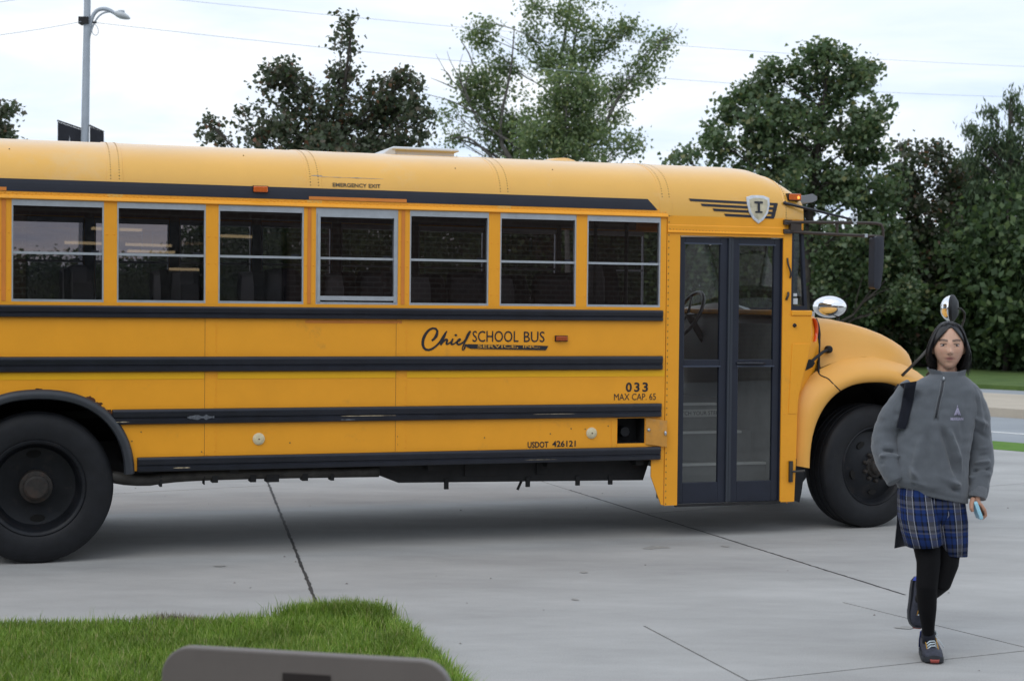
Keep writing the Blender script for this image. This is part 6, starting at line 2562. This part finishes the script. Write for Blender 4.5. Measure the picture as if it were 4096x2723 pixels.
# ---- leggings and shoes
lg = MB()
lg.tube(LEG1[:7], R1[:7], 20)
lg.tube(LEG2[:7], R2[:7], 20)
lo = lg.build('leggings', M['legging'], person, True)
remesh(lo, .006, 4)
M['shoe'] = mat('dark mesh shoe', (0.034, 0.038, 0.058), .7, var=.4, vscale=60, bump=.4, bscale=200)
M['sole'] = mat('shoe sole', (0.030, 0.034, 0.042), .6, var=.2)
M['toe_red'] = mat('red sole patch', (0.36, 0.065, 0.05), .6)
M['heel_blue'] = mat('blue heel', (0.030, 0.07, 0.42), .5)
M['lace'] = mat('pale lace', (0.58, 0.66, 0.70), .8)
M['lace_gold'] = mat('gold loop', (0.45, 0.24, 0.03), .7)


def shoe(T, colour_heel):
    """T places shoe space (x across, y from toe to heel, z up) on the figure."""
    s = MB()
    PR = [(0.0, .020, .012, .036), (.012, .036, .012, .050), (.04, .047, .012, .062), (.08, .050, .012, .072), (.12, .046, .012, .088), (.155, .042, .012, .104), (.20, .040, .012, .108), (.235, .037, .012, .112), (.255, .026, .014, .108)]
    rings = []
    for y, w, z0, z1 in PR:
        r_ = []
        for k in range(20):
            a = 2 * math.pi * k / 20
            c, sn = math.cos(a), math.sin(a)
            zz = (z0 + z1) / 2 + (z1 - z0) / 2 * math.copysign(abs(sn) ** .8, sn)
            r_.append(T @ Vector((w * math.copysign(abs(c) ** .8, c) * (1 if sn < .3 else 1 - .35 * (sn - .3)), y, zz)))
        rings.append(r_)
    s.loft(rings)
    o = s.build('shoe', M['shoe'], person, True, auto=60)
    s = MB()
    out_ = []
    for y, w, z in [(-.004, .014, .018), (.0, .026, .012), (.014, .041, .006), (.04, .051, .001), (.08, .054, 0), (.13, .049, 0), (.20, .045, 0), (.24, .041, .002), (.262, .026, .010)]:
        out_.append([T @ Vector((x, y, zz)) for x, zz in ((-w, z + .004), (-w * .9, z), (w * .9, z), (w, z + .004), (w * 1.0, z + .026), (-w * 1.0, z + .026))])
    s.loft(out_)
    s.build('sole', M['sole'], o, True, auto=50)
    s = MB()
    s.loft([[T @ Vector((x * w, y, z)) for x in (-1, -.5, 0, .5, 1)] for y, w, z in ((.012, .028, .030), (-.006, .022, .024), (-.008, .020, .014), (.0, .020, .007))], closed=False, caps=False)
    s.build('toe_patch', M['toe_red'], o, True)
    s = MB()
    s.loft([[T @ Vector((w * math.cos(a), y + .03 * math.sin(a), z)) for a in [math.pi * k / 10 for k in range(11)]] for y, w, z in ((.238, .043, .030), (.238, .042, .07), (.238, .036, .112))], closed=False, caps=False)
    s.build('heel_counter', M['heel_blue'], o, True)
    for k in range(6):
        l = MB()
        y = .062 + .017 * k
        z = .0745 + .0085 * k
        w = .024
        l.tube([T @ Vector((-w, y, z - .012)), T @ Vector((-w * .4, y + .004, z + .001)), T @ Vector((w * .5, y + .010, z + .002)), T @ Vector((w, y + .014, z - .010))], .0036, 6)
        l.build('lace', M['lace'], o, True)
    for sx in (-1, 1):
        l = MB()
        l.tube([T @ Vector((sx * .027, .06 + .018 * k, .060 + .009 * k)) for k in range(6)], .003, 5)
        l.build('eyelet_band', M['lace_gold'], o, True)
    if not colour_heel:
        for sx in (-1, 1):
            l = MB()
            l.tube(smooth_path([T @ Vector((0, .165, .122)), T @ Vector((sx * .022, .150, .135)), T @ Vector((sx * .038, .135, .122)), T @ Vector((sx * .024, .130, .112)), T @ Vector((0, .160, .120))], 16), .0026, 5)
            l.tube(smooth_path([T @ Vector((0, .165, .122)), T @ Vector((sx * .012 + .012, .130, .112)), T @ Vector((sx * .018 + .03, .115, .085)), T @ Vector((sx * .012 + .05, .120, .06))], 14), .0022, 5)
            l.build('bow', M['lace'], o, True)
        s = MB()
        s.tube([T @ Vector((0, .20, .09)), T @ Vector((0, .20, .125))], [.038, .036], 18)
        s.build('shoe_collar', M['strap'], o, True, auto=50)
    return o


toe = q(2151, 1531, 0)
T1 = Matrix.Translation((toe.x + .004, 0.0, 0.0)) @ Matrix.Rotation(R(-6), 4, 'Z')
shoe(T1, False)
# rear foot: heel up, toes pointing down, sole turned back and to the left
an = LEG2[-1]
T2 = Matrix.Translation(q(2122, 1440, .50)) @ Matrix.Rotation(R(-22), 4, 'Z') @ Matrix.Rotation(R(78), 4, 'X') @ Matrix.Rotation(R(38), 4, 'Y') @ Matrix.Translation((0, -.01, -.06))
shoe(T2, True)
ak = MB()
ak.tube([q(2139, 1455, .13), q(2140, 1478, .135)], [.030, .034], 16)
ak.build('sock', M['strap'], person, True)

# ---- shoulder bag and phone
bag = empty('shoulder_bag', (PX0, PY0, 0))
tag(bag, "dark navy strap bag carried over the walking person's shoulder", 'bag')
st = MB()
ROWS = [(2086, 882, 2112, 878), (2084, 893, 2109, 893), (2080, 915, 2105, 918), (2076, 940, 2098, 945), (2071, 965, 2092, 970), (2066, 985, 2085, 988)]
org = Vector((-PX0, -PY0, EYE))
ds = []
for x0, y0, x1, y1 in ROWS:
    ds.append(min((on_front(x0 + (x1 - x0) * k / 6, y0 + (y1 - y0) * k / 6, 0) - org).length for k in range(7)))
ds = [min(ds[max(0, i - 1):i + 2]) - .006 for i in range(len(ds))]
front_rows = []
for (x0, y0, x1, y1), dd in zip(ROWS, ds):
    front_rows.append([org + (Vector(at(x0 + (x1 - x0) * k / 2, y0 + (y1 - y0) * k / 2, PY0)) - Vector((0, 0, EYE))).normalized() * (dd - (.004 if k == 1 else 0)) for k in range(3)])


def over(p_, y, off=.007):
    """Top of the shoulder at depth y, above the strap's front end."""
    ok, loc, nor, idx = sw.ray_cast(Vector((p_.x, y, 1.8)), Vector((0, 0, -1)))
    return loc + Vector((0, 0, off)) if ok and loc.z > 1.28 else Vector((p_.x, y, 1.37 - abs(y - HY) * .4))


rows = [[over(p_, y) for p_ in front_rows[0]] for y in (HY + .10, HY + .06, HY + .02, HY - .02)] + front_rows
st.loft([[r_[0], r_[1], r_[2], r_[2] + Vector((0, .014, 0)), r_[0] + Vector((0, .014, 0))] for r_ in rows])
so = st.build('strap', M['strap'], bag, True, auto=50)
bm_ = MB()
bm_.loft([ring_((q(2130, 960, HY).x, HY + .23, z), rx, ry, 20, 0, 3) for z, rx, ry in ((1.30, .05, .02), (1.27, .10, .06), (1.15, .12, .08), (.98, .12, .085), (.93, .10, .07))])
bm_.build('bag_body', M['strap'], bag, True, auto=50)

ph = empty('phone', Vector((PX0, PY0, 0)) + q(2252, 1174, HY - .09))
tag(ph, "pale blue phone held in the walking person's hand", 'phone')
pa, pc = q(2245, 1157, HY - .09), q(2258, 1192, HY - .09)
ctr = (pa + pc) / 2
ax = (pc - pa).normalized()
ln = (pc - pa).length / 2 + .006
b = MB()
sdv = Vector((0, 1, 0))
nv = ax.cross(sdv).normalized()
prof = []
for cx, cy_, a0 in ((ln - .008, .062, 0), (-ln + .008, .062, 90), (-ln + .008, -.0, 180), (ln - .008, -.0, 270)):
    for k in range(5):
        a = R(a0 + 90 * k / 4)
        prof.append((cx + .008 * math.cos(a), cy_ + .008 * math.sin(a)))
o0 = ctr - (q(2252, 1174, HY - .09))
b.loft([[o0 + ax * (u * k) + sdv * (v - .02) + nv * w for u, v in prof] for w, k in ((-.0085, .94), (-.007, 1.0), (.007, 1.0), (.0085, .94))])
b.build('phone_case', mat('pale blue case', (0.36, 0.66, 0.80), .35), ph, True, auto=40)
b = MB()
b.loft([[o0 + ax * (u * k) * .93 + sdv * ((v - .02) * .93 + .001) + nv * w for u, v in prof] for w, k in ((.0086, 1), (.0092, 1))])
b.build('screen', mat('phone screen', (0.02, 0.022, 0.03), .1), ph)
# ------------------------------------------------------------------ the brick school behind the camera, mirrored in the bus glass
def brick_mat():
    m = bpy.data.materials.new('brick wall')
    m.use_nodes = True
    t = m.node_tree
    b = t.nodes['Principled BSDF']
    b.inputs['Roughness'].default_value = .9
    co = t.nodes.new('ShaderNodeTexCoord')
    mp_ = t.nodes.new('ShaderNodeMapping')
    mp_.inputs['Rotation'].default_value = (R(90), 0, 0)
    t.links.new(co.outputs['Object'], mp_.inputs['Vector'])
    br = t.nodes.new('ShaderNodeTexBrick')
    br.inputs['Scale'].default_value = 1.0
    br.inputs['Brick Width'].default_value = .26
    br.inputs['Row Height'].default_value = .10
    br.inputs['Mortar Size'].default_value = .010
    br.inputs['Color1'].default_value = (.135, .085, .068, 1)
    br.inputs['Color2'].default_value = (.095, .066, .056, 1)
    br.inputs['Mortar'].default_value = (.24, .22, .20, 1)
    t.links.new(mp_.outputs[0], br.inputs['Vector'])
    t.links.new(br.outputs[0], b.inputs['Base Color'])
    return m


sch = empty('school_building', (0, -5.2, 0))
tag(sch, 'brown brick school building seen only as a reflection in the bus glass', 'building')
M['brick'] = brick_mat()
b = MB()
for x0, x1, z0, z1 in ((-22, 2.4, 0, 5.6), (7.3, 34, 0, 5.6), (2.4, 7.3, 3.1, 5.6), (2.4, 7.3, 0, .3)):
    b.box(x0, x1, -.3, 0, z0, z1)
b.build('wall', M['brick'], sch)
b = MB()
b.box(2.2, 7.5, -4.2, -4.0, 0, 3.3)
b.box(2.2, 7.5, -4.2, -.3, 3.2, 3.3)
b.box(2.2, 7.5, -4.2, -.3, .2, .3)
b.box(2.1, 2.2, -4.2, -.3, .2, 3.3)
b.box(7.5, 7.6, -4.2, -.3, .2, 3.3)
b.build('lobby', mat('lobby wall', (.05, .05, .05), .9), sch)
wf = MB()
for x in (2.4, 4.0, 5.6, 7.24):
    wf.box(x, x + .06, -.2, -.1, .3, 3.1)
wo = wf.build('window', M['black'], sch)
b = MB()
b.add([(2.4, -.15, .3), (7.3, -.15, .3), (7.3, -.15, 3.1), (2.4, -.15, 3.1)], [(0, 1, 2, 3)])
b.build('pane', M['glass_clear'], wo)
for x, y, z in ((4.0, -1.2, 2.95), (5.1, -2.2, 2.6), (6.2, -1.2, 2.9), (4.2, -3.0, 2.75), (5.4, -3.0, 2.75), (6.3, -3.0, 2.3)):
    b = MB()
    b.box(x, x + .9, y, y + .12, z, z + .05)
    b.build('ceiling_light', emis('tube light', (1.0, .72, .40), 3.0) if 'tube light' not in bpy.data.materials else bpy.data.materials['tube light'], sch)
